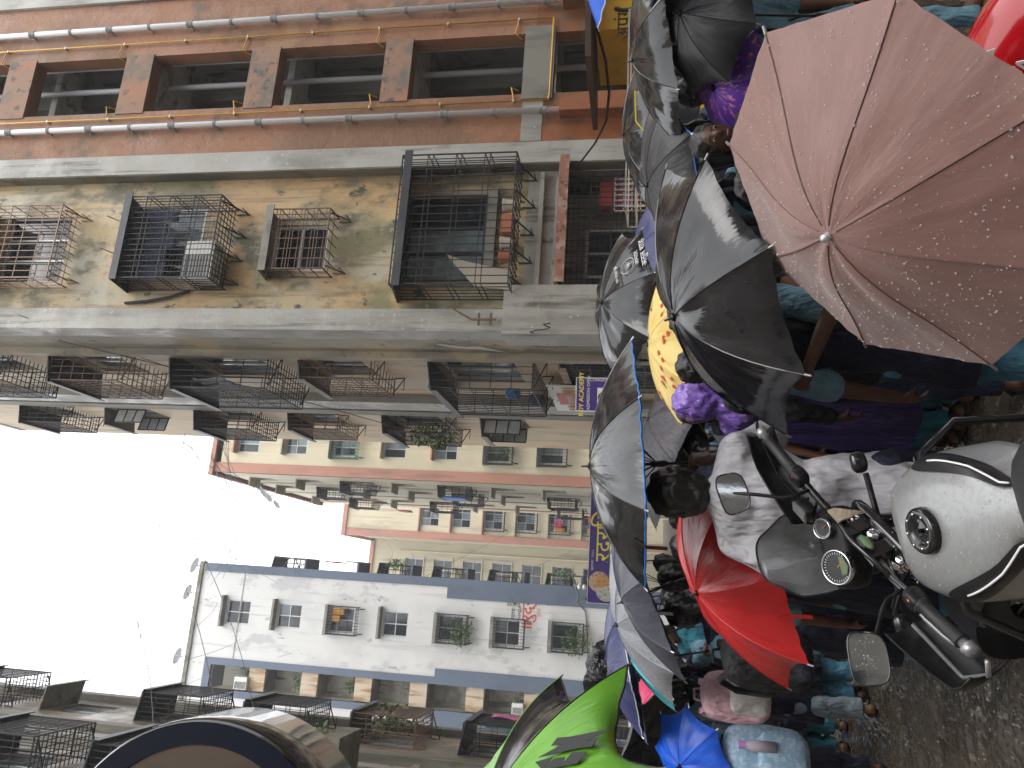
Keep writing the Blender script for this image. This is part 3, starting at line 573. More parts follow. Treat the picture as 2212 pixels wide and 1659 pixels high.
tag(plant(None, (-3.5,20.6,zl[2]+.9), (.35,.9,.5), 380, ls=.13, droop=.7), 'creeper over a window cage on the left block', 'plant')
g = MB()
c0 = at(655, 1632, 14.5)
for i in range(170):
    a = RW(0, 2*PI); l = RW(.5,1.15); d = V((math.cos(a)*RW(.1,.55), math.sin(a)*RW(.1,.55), 1)).normalized(); p = c0+V((RW(-.15,.15),RW(-.15,.15),-.5)); q = V((-d.y,d.x,0)).normalized()*.012
    m_ = p+d*l*.6; e_ = p+d*l+V((d.x*.4,d.y*.4,-.25*l)); g.add([p-q,p+q,m_+q,m_-q,e_], [(0,1,2,3),(3,2,4)])
tag(g.build('grass_tuft', mat('fresh_grass',(.16,.23,.05),.5)), 'tuft of long grass growing out of the left block', 'grass tuft')
tag(plant(None, c0+V((.1,0,-.3)), (.6,.5,.4), 260, ls=.12), 'leafy weeds below the grass tuft on the left block', 'plant')
MB().box(c0.x-.7, c0.x+.5, c0.y-.6, c0.y+.6, c0.z-.95, c0.z-.6).build('ledge', M_conc_d, BL)
tag(MB().bx(Tl2, 20.1, 21.2, .62, .7, zl[1]-.2, zl[1]+.9).build('shutter_board', CL[4]), 'dark green board inside a cage on the left block', 'board')
clothes(Tl2, 20.9, 21.4, zl[1]+.9, .75, 'red and grey scarf on a cage of the left block', 1, [CL[6]], ln=.8)
# round sign drum near the lens, high on the left
ds = at(395, 1929, 2.6); sg = empty('round_sign', ds, 'large round sign drum with dark rim and tan face overhead at left', 'sign')
axs = V((.04,-1,-.03)).normalized(); R_ = .585
MB().lathe([(R_*.0,-.001),(R_*.86,-.001),(R_*.86,.004),(0,.004)], 72, ds, axs).build('face', mat('tan_sign_face',(.10,.065,.04),.45,layers=[(3,.48,.64,(.075,.05,.032))]), sg, smooth=False)
MB().lathe([(R_*.86,-.006),(R_*.86,.012),(R_*1.0,.012),(R_*1.0,-.02)], 72, ds, axs).build('border', mat('dark_blue_sign_border',(.002,.005,.02),.6,spec=.2), sg)
MB().lathe([(R_*1.0,.01),(R_*1.015,.0),(R_*1.02,-.03),(R_*1.02,-.44),(R_*.98,-.46),(0,-.46)], 72, ds, axs).build('rim', mat('black_glossy_rim',(.012,.012,.015),.12,coat=.5), sg, smooth=True)
sc_ = axs.cross(V((0,0,1))).normalized(); p_ = ds + axs*.016 + (V((0,0,1))*.5+sc_*-.78).normalized()*R_*.93*-1
for an in (1.2, .75, 2.2): MB().ell(ds+axs*.014+(sc_*math.cos(an)+axs.cross(sc_)*-math.sin(an))*R_*.9, (.012,.012,.012), 8, 5).build('screw', M_alu, sg)
MB().bar(ds-axs*.2, ds+V((-1.9,.3,.3)), .06).build('arm', M_iron, sg)
# ================================================================== street: shallow muddy flood water
gr = MB(); nx, ny = 230, 330; gx0, gx1, gy0, gy1 = -6.0, 8.0, 1.0, 13.0; vs_ = []
for j in range(ny+1):
    for i in range(nx+1):
        x = gx0+(gx1-gx0)*i/nx; y = gy0+(gy1-gy0)*(j/ny)**1.3
        h = .016*mnoise.noise((x*1.2,y*2.4,0)) + .014*mnoise.noise((x*2.6,y*6,3)) + .010*mnoise.noise((x*5,y*12,7))
        vs_.append((x, y, h))
gr.add(vs_, [(j*(nx+1)+i, j*(nx+1)+i+1, (j+1)*(nx+1)+i+1, (j+1)*(nx+1)+i) for j in range(ny) for i in range(nx)])
M_water = mat('muddy_flood_water', (.105,.086,.066), .09, spec=.9, layers=[((.9,1.6,1),.46,.64,(.115,.092,.066)),((2.5,5,1),.55,.68,(.06,.048,.036)),((2.2,2.2,1),.56,.70,(.17,.145,.115)),((16,7,1),.58,.68,(.24,.215,.18)),((36,15,1),.63,.69,(.42,.40,.37))], bump=[((5,3,9),.8,.09),((15,8,20),.7,.028)])  # palest flecks are foam and also paint in sky glints
structure(gr, 'flooded_street', M_water, smooth=True)
far = MB(); far.quad((-130,13,-.005),(130,13,-.005),(130,130,-.005),(-130,130,-.005)); far.quad((-130,-70,-.005),(130,-70,-.005),(130,1,-.005),(-130,1,-.005)); far.quad((-130,1,-.005),(-6,1,-.005),(-6,13,-.005),(-130,13,-.005)); far.quad((8,1,-.005),(130,1,-.005),(130,13,-.005),(8,13,-.005))
structure(far, 'street_ground', mat('wet_asphalt',(.05,.047,.043),.3,layers=[(1,.45,.65,(.07,.06,.05))],bump=[(20,.3,.01)]))
# ================================================================== unseen blocks added behind the viewer to dim low sky light
M_behind = mat('weathered_block_paint', (.34,.30,.24), .7, layers=[((.5,.5,.2),.45,.63,(.24,.21,.17)),((2,2,.2),.55,.7,(.15,.14,.12))])
def back_block(T, u0, u1, zt, lab, loc, core):
    r = empty('apartment_building', loc, lab, 'building'); hs_ = [(u, u+1.5, z, z+1.5) for u in [u0+1+3.2*q for q in range(int((u1-u0-1)/3.2))] for z in [1.2+2.9*k for k in range(int(zt/2.9)-1)]]
    facade(T, u0, u1, 0, zt, hs_, .25).build('wall', M_behind, r); MB().box(*core, 0, zt).build('interior', M_dark, r); MB().box(core[0]-.2,core[1]+.2,core[2]-.2,core[3]+.2,zt,zt+.3).build('roof', M_conc_d, r)
back_block(Txr(-4.0), -30, 2.4, 23, 'unseen apartment block added on the left behind the viewer to dim the sky light', (-8,-14,0), (-14,-4.4,-30,2.3))
back_block(Txl(10.5), -30, 3.0, 15, 'unseen apartment block added on the right behind the viewer to dim the sky light', (13,-12,0), (10.9,18,-30,2.9))
r9 = empty('apartment_building', (2,-36,0), 'unseen apartment block added across the street behind the viewer to dim the sky light', 'building'); facade(lambda u,n,z:(u,-32+n,z), -4, 9, 0, 20, [(u,u+1.5,z,z+1.5) for u in (-3,0,3,6) for z in (2,5,8,11,14)], .25).build('wall', M_behind, r9); MB().box(-4,9,-40,-32.4,0,20).build('interior', M_dark, r9)
# ================================================================== overhead cables
M_wire = mat('cable_sheath', (.12,.12,.13), .5)
def wire(a, b, sag=.5, r=.006, k=0): cable([a, b], r, M_wire, 'thin overhead cable crossing the white sky between the blocks', 'overhead cables', sag=sag)
for (X0,Y0,p0,X1,Y1,p1,sg_) in [(0,1000,('x',4.4),30,1500,('x',-4),3.2),(60,945,('x',4.4),300,1530,('x',-4),1.6),(330,940,('x',4.4),640,1240,('y',40),.8),(350,940,('x',4.4),620,1230,('y',40),1.6),(365,940,('x',4.4),600,1235,('y',40),2.4),(380,942,('x',4.4),560,1222,('y',40),1.2),(120,1480,('x',-4),520,1380,('y',40),1.0),(60,1490,('x',-4),470,1300,('y',40),1.4),(215,935,('x',4.4),480,1640,('x',-4),.9),(265,938,('x',4.4),560,1600,('x',-4),.9),(400,935,('x',4.4),150,1500,('x',-4),.6),(0,960,('x',4.4),600,1260,('y',40),.5),(0,985,('x',4.4),330,1660,('x',-4),2.2)]:
    f = lambda X,Y,p: onx(X,Y,p[1]) if p[0]=='x' else ony(X,Y,p[1])
    wire(f(X0,Y0,p0), f(X1,Y1,p1), sg_, .009)
for k in range(13):
    a = V((4.5, 23.5+.1*k, 15.5+.35*k*.6)); b_ = V((-.2-.35*(k % 4), 40.2+.3*k, 25.7)); wire(a, b_, .5+.25*(k % 5), .009)
for k in range(9):
    a = V((5.2, 39.8+1.3*k, 25.8)); b_ = V((.2, 41+.5*k, 25.6)); wire(a, b_, 1.2+.5*(k % 4), .011)
for k in range(6):
    wire(V((4.5,70.2,29.5-.4*k)), V((.2,44+.4*k,22-1.5*k)), 1+.4*k, .013)
for X0,Y0,X1,Y1 in ((400,1480,1000,1180),(600,1420,1180,1240)): wire(ony(X0,Y0,39.6), ony(X1,Y1,39.6)+V((2,15,0)), .6, .011)
wire(V((4.3,13.3,13.6)), V((3.9,21,7.4)), .4, .01); wire(V((4.6,12.6,14.0)), V((4.0,17,11)), .1, .008)
# ================================================================== street-level signs
M_purp = mat('purple_print', (.065,.035,.22), .35); M_yel = mat('yellow_print', (.85,.72,.08), .4); M_skin0 = mat('printed_face', (.35,.17,.10), .5)
p = [at(1243,886,12.2), at(1240,886,12.2)]
def plate(name, label, x, y, z, w, h, m, rz=0, cat='sign', fm=None):
    r = empty(name, (x,y,z-h/2), label, cat); c, s = math.cos(rz), math.sin(rz)
    Tq = lambda u,n,zz: (x+u*c+n*s, y+u*s-n*c, z+zz)
    MB().bx(Tq, -w/2, w/2, -.02, 0, -h/2, h/2).build('panel', m, r)
    f = MB(); e = .015
    for a_ in ((-w/2,-w/2+e,-h/2,h/2),(w/2-e,w/2,-h/2,h/2),(-w/2+e,w/2-e,-h/2,-h/2+e),(-w/2+e,w/2-e,h/2-e,h/2)): f.bx(Tq, a_[0], a_[1], -.025, .008, a_[2], a_[3])
    f.build('frame', fm or M_ac, r); return r, Tq
a_ = at(1243,888,13.6); b_ = at(1243,815,13.6); cz = at(1290,850,13.6)
w_ = (b_-a_).length; cx_, cy_ = (a_.x+b_.x)/2, (a_.y+b_.y)/2; rz_ = math.atan2(b_.y-a_.y, b_.x-a_.x); H_ = 1.0; top = a_.z
r, Tq = plate('academy_sign', 'purple coaching-class signboard with yellow heading beside the corner pillar', cx_, cy_, top-H_/2, w_, H_, M_purp, rz_)
rx_ = V((math.cos(rz_), math.sin(rz_), 0))
text_obj('lettering', 'ROY ACADEMY', .118, M_yel, r, Tq(0,.006,.36), rx_, UZ, .002, sx=.95); text_obj('lettering', 'ROY ACADEMY', .118, M_yel, r, Tq(.004,.0065,.362), rx_, UZ, .002, sx=.95)
text_obj('lettering', 'ADMISSION OPEN', .078, M_wp, r, Tq(.03,.006,.25), rx_, UZ, .002, sx=.95)
text_obj('lettering', 'CONGRATULATIONS', .075, M_wp, r, Tq(.235,.006,-.1), rx_.cross(V((0,0,1)))*0+V((0,0,-1)), rx_, .002)
MB().bx(Tq, -.22, .12, .002, .006, -.3, .12).build('photo_panel', M_wp, r); MB().ell(Tq(-.05,.008,-.06), (.1,.004,.13), 14, 8, Matrix.Rotation(rz_,3,'Z')).build('portrait', M_skin0, r); MB().ell(Tq(-.05,.012,.02), (.1,.004,.09), 14, 8, Matrix.Rotation(rz_,3,'Z')).build('portrait_hair', M_ink, r)
Tn = Txl(4.15); rn = empty('notice_board', (4.1,16.5,2.4), 'faded red and white notice board with portraits left of the purple signboard', 'sign')
MB().bx(Tn, 15.6, 17.9, -.03, 0, 2.5, 3.75).build('panel', M_wp, rn); MB().bx(Tn, 16.2, 17.2, .002, .006, 2.9, 3.6).build('print', mat('faded_red_print',(.55,.13,.08),.5), rn); MB().bx(Tn, 15.6, 17.9, .002, .005, 2.5, 2.8).build('print', mat('faded_red_print'), rn)
for k, y in enumerate((15.75,15.95,16.1,17.35,17.5,17.7)): MB().ell(Tn(y,.008,3.3), (.005,.07,.16), 10, 6).build('portrait', M_skin0 if k % 2 else CL[3], rn)
text_obj('lettering', 'हार्दिक', .2, M_wp, rn, Tn(16.7,.01,3.25), (0,-1,0), UZ, .002)
# long purple banner
pa, pb = at(1290,1304,20), at(1275,1015,21); dv = pb-pa; wB = V((dv.x,dv.y,0)).length; rzb = math.atan2(dv.y,dv.x); mid = (pa+pb)/2
r, Tq = plate('banner', 'long purple banner with yellow lettering and two crowned portraits over the street', mid.x, mid.y, 2.62, wB, .92, M_purp, rzb, 'banner')
rxb = V((math.cos(rzb),math.sin(rzb),0)); u0 = -wB/2
text_obj('lettering', 'रुद्रा', .60, M_yel, r, Tq(u0+1.55,.008,-.12), rxb, UZ, .004); text_obj('lettering', 'ि', .62, M_yel, r, Tq(u0+2.02,.008,-.12), rxb, UZ, .004); text_obj('lettering', 'मत्र मंडळ', .60, M_yel, r, Tq(u0+2.18,.008,-.12), rxb, UZ, .004, 'LEFT')
text_obj('lettering', 'नवरात्र उत्सव', .13, M_wp, r, Tq(u0+2.4,.008,-.31), rxb, UZ, .002); text_obj('lettering', 'सन्मान सदस्य मंडळ मित्र परिवार', .085, M_wp, r, Tq(u0+1.9,.008,-.42), rxb, UZ, .002); text_obj('lettering', 'स्थापना : १९८८', .09, M_wp, r, Tq(u0+1.1,.008,.32), rxb, UZ, .002)
Rz = Matrix.Rotation(rzb,3,'Z')
for k, (u, z, cc) in enumerate(((.55,.08,(.62,.33,.10)),(.33,-.12,(.5,.55,.45)))):
    MB().ell(Tq(u0+u,.008+.004*k,z+.08), (.27,.004,.27), 18, 8, Rz).build('halo', mat('halo_%d'%k, tuple(.6*q+.2 for q in cc), .5, layers=[(14,.48,.6,(.35,.2,.15))]), r); MB().ell(Tq(u0+u,.016+.004*k,z), (.15,.004,.19), 16, 8, Rz).build('portrait', mat('portrait_%d'%k, cc, .5, layers=[(11,.5,.64,(.45,.16,.08))]), r)
for u in (u0+.1, wB/2-.1): MB().tube([Tq(u,-.06,-2.6),Tq(u,-.06,.5)], .03, 6).build('post', M_iron, r)
# ================================================================== umbrellas
def nylon(name, col, rough=.3, fold=.5, col2=None, lo=.45, hi=.62, sc=(3,2,1), **k):
    return mat(name, col, rough, uv=True, layers=[(sc,lo,hi,col2)] if col2 else [], bump=[((11,1.3,1),fold*.45,.012),((4,3,1),fold*.5,.03),((30,7,1),fold*.22,.004)], **k)
M_blk = nylon('black_pvc_nylon', (.012,.012,.014), .11, .2, (.02,.02,.023), spec=.6)
M_blk2 = nylon('black_matt_nylon', (.017,.017,.019), .42, .5, (.026,.026,.03))
M_grynyl = nylon('grey_sheen_nylon', (.055,.057,.062), .2, .4, (.085,.088,.095), spec=.6)
M_mauve = nylon('dusty_brown_nylon', (.262,.142,.122), .5, .22, (.232,.122,.104), sheen=.25)
M_redn = nylon('red_nylon', (.56,.018,.022), .28, .35, (.46,.012,.016))
M_navy = nylon('navy_nylon', (.035,.042,.13), .4, .4, (.055,.06,.16)); M_slate = nylon('slate_print_nylon', (.075,.08,.105), .45, .4, (.055,.058,.08), sc=(26,3,1))
M_pale = nylon('pale_grey_print_nylon', (.30,.31,.34), .45, .35, (.22,.23,.255), .5, .56, (24,22,1)); M_cyan = nylon('cyan_nylon', (.12,.58,.66), .4, .3); M_lime = nylon('lime_nylon', (.17,.44,.045), .3, .35, (.14,.37,.035))
M_pois = nylon('yellow_poppy_nylon', (.74,.58,.20), .5, .3, (.68,.48,.12)); M_purpf = nylon('purple_floral_nylon', (.11,.03,.33), .45, .3, (.6,.2,.3), .57, .60, (7,7,1)); M_purpl = nylon('plain_purple_nylon', (.13,.03,.40), .45, .3)
M_roy = nylon('royal_blue_nylon', (.012,.12,.72), .4, .3, (.01,.08,.55)); M_chk = nylon('dark_check_nylon', (.035,.034,.042), .5, .4, (.06,.055,.065), .48, .55, (12,12,1)); M_lil = nylon('lilac_nylon', (.55,.28,.62), .4, .3); M_pinkr = nylon('crimson_nylon', (.55,.03,.12), .4, .3)
M_steel = mat('umbrella_steel', (.45,.45,.47), .3, metal=.9); M_rib = mat('dark_rib', (.05,.05,.055), .35, metal=.6); M_hand = mat('black_handle', (.012,.012,.012), .35)
M_bluetrim = mat('blue_trim', (.02,.17,.55), .45); M_drop = mat('rain_drop', (.75,.74,.75), .04, alpha=.28, spec=.8)
def frame_of(axis, spin):
    a = V(axis).normalized(); q = V((0,0,1)).rotation_difference(a); return (q.to_matrix() @ Matrix.Rotation(spin, 3, 'Z'))
def umb_pt(i, s, t, r, hd, n, scal, sag, seed, wr):
    """point on panel i; s across, t from apex (0) to rim (1)"""
    a0, a1 = 2*PI*i/n, 2*PI*(i+1)/n; f = t*(1-.10*t*t*0); z = hd*(1-t**2.15)
    if wr == 'fold':                                   # folding umbrella with a kink in its ribs
        z = hd*(1-t**1.45) + hd*.05*math.sin(t*PI*2)
    b = 4*s*(1-s); rr = r*t*(1 - scal*b*t**5)
    q = V((math.cos(a0)*(1-s)+math.cos(a1)*s, math.sin(a0)*(1-s)+math.sin(a1)*s, 0)); q *= 1+.55*(1-t**4)*(1/q.length-1); p = V((q.x*rr, q.y*rr, z))
    w = mnoise.noise((s*7+seed, t*2.2+i*3.1, seed*.7))*.007*r*2*b*t + mnoise.noise((s*2.2+i*5, t*3+seed, 1.3))*.030*r*b*math.sin(PI*min(1,t*1.05))
    tip = min(s,1-s); w += .018*r*max(0,t-.45)*math.sin(tip*46)*math.exp(-tip*7)*1.6
    p.z += w - sag*r*b*math.sin(PI*t)*.55 - sag*.25*r*b*t**4
    return p
def umbrella(label, apex, axis, spin, r, hd, mats, n=8, shaft=.80, scal=.09, sag=.035, trim=None, group=None, wr='', strap=None, cap=M_hand, name='umbrella', bend=None, hcol=None, drops=0, cat='umbrella', capr=.008):
    R = frame_of(axis, spin); c = V(apex) - R @ V((0,0,hd)); o = empty(name, c, label, cat, group, rot=R); sd_ = random.random()*50
    NS, NT = 12, 14
    for i in range(n):
        b = MB(); b.uv = []
        for j in range(NT+1):
            for k in range(NS+1):
                s, t = k/NS, max(.012, j/NT); b.v.append(tuple(umb_pt(i, s, t, r, hd, n, scal, sag, sd_, wr))); b.uv.append((s+i, t))
        b.f = [(j*(NS+1)+k, (j+1)*(NS+1)+k, (j+1)*(NS+1)+k+1, j*(NS+1)+k+1) for j in range(NT) for k in range(NS)]
        p = b.build('canopy_panel', mats[i % len(mats)], o, smooth=True, local=True)
        MB().tube([umb_pt(i,0,.06+.94*t/10,r,hd,n,scal,sag,sd_,wr)+V((0,0,.0005)) for t in range(11)], .0022, 4).build('seam', mats[i % len(mats)] if wr != 'fold' else mat('brown_crease_shade',(.12,.055,.05),.6), p, local=True)  # on the folding umbrella, dark brown tubes paint the shaded rib creases
        if trim: MB().tube([umb_pt(i,k/NS,1,r,hd,n,scal,sag,sd_,wr) for k in range(NS+1)], .0042, 5).build('trim', trim, p, smooth=True, local=True)
        rb = MB().tube([umb_pt(i,0,t/8,r,hd,n,scal,sag,sd_,wr)-V((0,0,.006)) for t in range(9)], .0028, 4); tp = umb_pt(i,0,1,r,hd,n,scal,sag,sd_,wr); td = (tp-umb_pt(i,0,.93,r,hd,n,scal,sag,sd_,wr)).normalized()
        q = umb_pt(i,0,.5,r,hd,n,scal,sag,sd_,wr); rb.tube([q-V((0,0,.01)), V((0,0,hd-.30*r-.12))], .0025, 4)
        ro = rb.build('rib', M_rib, o, local=True); MB().tube([tp-td*.004, tp+td*.018], .0038, 6).build('rib_tip', M_steel, ro, local=True)
    MB().tube([(0,0,hd+.0),(0,0,hd-shaft)], .0065, 8).build('shaft', M_rib if not hcol else M_steel, o, smooth=True, local=True)
    MB().lathe([(.0,hd+.035),(capr*.5,hd+.035),(capr*.6,hd+.012),(capr,hd+.008),(capr*2.2,hd+.002),(.001,hd-.004)] if cap is M_hand else [(0,hd+.022),(capr,hd+.02),(capr,hd+.004),(capr*1.2,hd),(0,hd)], 14).build('ferrule', cap, o, smooth=True, local=True)
    MB().lathe([(0,hd-shaft-.09),(.015,hd-shaft-.085),(.017,hd-shaft-.05),(.014,hd-shaft+.01),(.008,hd-shaft+.02)], 10).build('handle', hcol or M_hand, o, smooth=True, local=True)
    MB().lathe([(.007,hd-.30*r-.16),(.014,hd-.30*r-.15),(.014,hd-.30*r-.1),(.007,hd-.30*r-.09)], 8).build('runner', M_hand, o, smooth=True, local=True)
    if strap is not None:
        i, sm = strap; a = umb_pt(i,.5,.9,r,hd,n,scal,sag,sd_,wr); e = umb_pt(i,.5,1,r,hd,n,scal,sag,sd_,wr); dn = R.transposed() @ V((0,0,-1)); out = (e-a).normalized()
        pts = [a+V((0,0,.006)), e+V((0,0,.006))+out*.01, e+out*.012+dn*.035, e+out*.014+dn*.065]; sb_ = MB(); tv = V((-e.y,e.x,0)).normalized()*.008
        vs = [q+w for q in pts for w in (-tv, tv)]; sb_.add(vs, [(2*k,2*k+1,2*k+3,2*k+2) for k in range(3)]); so = sb_.build('strap', sm, o, local=True); md = so.modifiers.new('s','SOLIDIFY'); md.thickness = .003
    if drops:
        d = MB()
        for k in range(drops):
            i = random.randrange(n); s, t = random.random(), random.random()**.55*.96+.03; p = umb_pt(i,s,t,r,hd,n,scal,sag,sd_,wr); sz = random.choice([.0007,.001,.0013,.0013,.002,.003])
            d.ell(p+V((0,0,sz*.3)), (sz,sz*RW(.9,1.5),sz*.7), 6, 4)
        tag(d.build('rain_drops', M_drop, o, smooth=True, local=True), kind='stuff')
    o['seed_'] = sd_; return o
UM = {}
UM['brown'] = umbrella('large dusty-brown wet umbrella tilted toward the viewer, covered in rain drops', (.846,1.75,1.236), (-.644,-.232,.729), -.238, .485, .175, [M_mauve], wr='fold', cap=mat('silver_cap',(.75,.76,.8),.25,metal=.6), capr=.0095, drops=2000, scal=.0, sag=.0, shaft=.72)
UM['big'] = umbrella('large glossy black umbrella left of the brown one, nearly at eye level', (.958,2.618,1.562), (-.417,-.092,.904), 3.016, .525, .195, [M_blk], scal=.10)
UM['lotus'] = umbrella('black umbrella printed with a white flower emblem and lettering', (1.833,4.742,1.954), (-.079,-.359,.93), 3.949, .51, .17, [M_blk])
UM['boy'] = umbrella('black and grey umbrella with bright blue trim held by the boy in white shirt', (.493,3.099,1.871), (-.081,-.061,.995), 3.456, .505, .18, [M_blk, M_grynyl], trim=M_bluetrim, scal=.05, strap=(0, M_blk2), shaft=.62)
UM['top'] = umbrella('glossy black umbrella beside the yellow kiosk, right of the big black one', (2.701,3.489,1.758), (-.171,.072,.983), 2.94, .52, .17, [M_blk], scal=.07, strap=(1, M_blk))
UM['red'] = umbrella('bright red umbrella behind the motorcycle windscreen', (.027,3.534,1.42), (-.43,-.19,.884), 3.07, .50, .20, [M_redn], scal=.09, strap=(1, M_redn))
UM['slate'] = umbrella('dark slate umbrella with faint stripes behind the red one', (-.04,4.584,1.762), (-.401,.025,.916), 3.254, .50, .16, [M_slate], strap=(1, M_slate))
UM['pale'] = umbrella('pale grey patterned umbrella between the slate and the cyan ones', (-.181,4.95,1.80), (-.332,-.178,.926), 3.283, .51, .17, [M_pale])
UM['poppy'] = umbrella('yellow umbrella with red poppies under the flower-emblem umbrella', tuple(at(1400,745,4.75)), (-.12,-.05,.99), 3.209, .53, .14, [M_pois], trim=mat('orange_trim',(.7,.12,.03),.5), scal=.05)
UM['lime'] = umbrella('big lime-green and black umbrella leaning in at the left with black lettering', (-.70,2.653,2.138), (.417,-.438,.797), 5.442, .625, .21, [M_lime, M_blk], scal=.26, trim=M_blk2, sag=.06)
def guess(label, X, Y, D, axis, r, hd, mats, spin=.3, **k): return umbrella(label, at(X,Y,D), axis, spin, r, hd, mats, **k)
UM['navy'] = guess('navy-blue umbrella behind the cyan one', 1312, 1440, 5.6, (-.22,.02,.97), .55, .17, [M_navy], 3.0, trim=mat('white_piping',(.7,.7,.72),.4))
UM['cyan'] = guess('cyan umbrella between the navy and the pale grey ones', 1352, 1405, 5.25, (-.42,-.05,.9), .46, .15, [M_cyan], 3.1)
UM['check'] = guess('dark checked umbrella under the blue-trimmed umbrella', 1400, 905, 4.9, (.35,-.30,.87), .46, .15, [M_chk], 3.3)
UM['grey2'] = guess('plain grey umbrella behind the boy\'s umbrella', 1385, 985, 5.6, (.1,-.2,.97), .5, .16, [M_grynyl], 3.2)
UM['grey3'] = guess('dark grey umbrella with yellow edge behind the boy\'s head', 1425, 985, 5.0, (-.35,-.3,.9), .45, .15, [M_blk2], 3.1, trim=mat('yellow_piping',(.6,.42,.05),.5))
UM['under'] = guess('matt black umbrella hanging low below the kiosk, behind the brown one', 1468, 28, 3.55, (-.30,-.45,.84), .36, .15, [M_blk2], 3.1)
UM['floral'] = guess('purple umbrella with pink flowers at the right of the crowd', 1540, 190, 3.75, (-.55,-.34,.76), .28, .13, [M_purpf], 3.3, trim=M_purpl)
UM['rearblk'] = guess('black umbrella with a yellow cord in front of the roof rack', 1347, 290, 5.4, (-.12,-.1,.98), .54, .17, [M_blk], 3.4)
UM['bluerim'] = guess('black umbrella with pale blue trim tucked behind the big black one', 1398, 400, 4.3, (-.3,-.15,.94), .45, .15, [M_blk2], 3.1, trim=M_bluetrim)
UM['roy'] = guess('royal-blue umbrella tilted low at the left edge', 1468, 1655, 5.3, (-.25,-.66,.70), .36, .13, [M_roy], 3.0)
UM['inner'] = guess('black umbrella behind the lime-green one showing its dark underside', 1385, 1600, 6.0, (.15,.55,.82), .5, .16, [M_blk2], 3.0)
UM['lilac'] = guess('lilac and orange umbrella far behind the slate one', 1333, 1300, 7.4, (-.2,0,.97), .5, .17, [M_lil, nylon('orange_nylon',(.65,.25,.06),.45,.3)], 3.2)
UM['farblk'] = guess('small glossy black umbrella far back below the purple banner', 1316, 1215, 7.0, (-.1,0,.99), .5, .17, [M_blk], 3.2)
UM['bluetip'] = guess('bright blue umbrella with white edge poking in at the upper right', 1262, -240, 3.4, (.1,-.25,.95), .55, .18, [M_roy], 3.5, trim=mat('white_piping'))
UM['crim'] = guess('crimson umbrella glimpsed behind the lime-green one', 1372, 1560, 7.5, (-.1,-.3,.94), .48, .16, [M_pinkr], 3.2)
UM['purp2'] = guess('lilac-purple umbrella behind the blue-trimmed umbrella, near the signboard', 1325, 775, 7.0, (0,-.1,.99), .48, .16, [M_purpl], 3.2)
UM['mid'] = guess('black umbrella in the middle distance behind the purple raincoat', 1440, 800, 5.6, (-.2,-.25,.95), .5, .16, [M_blk2], 3.2)
UM['far2'] = guess('dark navy umbrella far behind the poppy umbrella', 1370, 560, 6.6, (-.1,-.1,.98), .5, .16, [M_navy], 3.2)
# poppies printed on the yellow umbrella, lettering and emblem on the black ones (all lie on the cloth)
def on_canopy(o, i, s, t, r, hd, scal, sag, wr='', lift=.004):
    sd_ = o['seed_']; P = lambda a, b: umb_pt(i, a, b, r, hd, 8, scal, sag, sd_, wr); p = P(s,t); du = (P(s+.02,t)-P(s-.02,t)).normalized(); dv = (P(s,t-.03)-P(s,t+.03)).normalized(); n = du.cross(dv)
    if n.z < 0: n = -n
    return p + n*lift, du, dv, n
M_pop = mat('poppy_red', (.55,.03,.02), .5); M_stem = mat('poppy_stem', (.10,.10,.03), .6)
U = UM['poppy']
for i in range(8):
    for k in range(9):
        p, du, dv, n = on_canopy(U, i, RW(.12,.88), RW(.45,.95), .53, .14, .05, .035); sz = RW(.010,.017); q = MB(); m_ = Matrix((du,dv,n)).transposed()
        for a in range(5): q.ell(p+du*math.cos(a*1.26)*sz*.55+dv*math.sin(a*1.26)*sz*.55, (sz*.6,sz*.6,.0012), 8, 4, m_)
        po = q.build('poppy', M_pop, U, local=True); MB().tube([p, p-dv*.02+du*.006, p-dv*.045], .0012, 3).build('stem', M_stem, po, local=True)
U = UM['lotus']; M_wpr = mat('white_print', (.72,.72,.74), .5)
p, du, dv, n = on_canopy(U, 1, .5, .68, .51, .17, .09, .035, lift=.012)
e = MB(); e.tube([p+du*.055*math.cos(a*PI/14)+dv*.055*math.sin(a*PI/14) for a in range(29)], .0022, 4)
for a in (-50,-25,0,25,50):
    w = math.radians(a); d = du*math.sin(w)+dv*math.cos(w); q = du*math.cos(w)-dv*math.sin(w); b0 = p-dv*.02; e.tube([b0, b0+d*.02+q*.007, b0+d*.05, b0+d*.02-q*.007, b0], .0016, 4)
e.tube([p-dv*.02, p-dv*.042], .0018, 4).tube([p-dv*.042-du*.012, p-dv*.042+du*.012], .0018, 4).build('emblem', M_wpr, U, local=True)
text_obj('lettering', 'आमदार', .042, M_wpr, U, p-dv*.095+n*.004, du, dv, .001, local=True)
text_obj('lettering', 'अतुल शाह', .062, M_wpr, U, p-dv*.155+n*.004, du, dv, .001, local=True)
text_obj('lettering', 'एक पाऊल पुढे', .028, M_wpr, U, p+dv*.085+n*.002, du, dv, .001, local=True)
U = UM['lime']; MW = U.matrix_world.copy() if False else Matrix.Translation(U.location) @ frame_of((.417,-.438,.797), 5.442).to_4x4()
def pix(w): v = V(w)-CP; q = v.dot(FW); return 1106-v.dot(UP)/q*FPX, 829.5-v.dot(RT)/q*FPX
best = min(((math.hypot(pix(MW @ umb_pt(0,a/40,c/40,.625,.21,8,.26,.06,U['seed_'],''))[0]-1236, pix(MW @ umb_pt(0,a/40,c/40,.625,.21,8,.26,.06,U['seed_'],''))[1]-1618), a/40, c/40) for a in range(2,39) for c in range(8,39)))
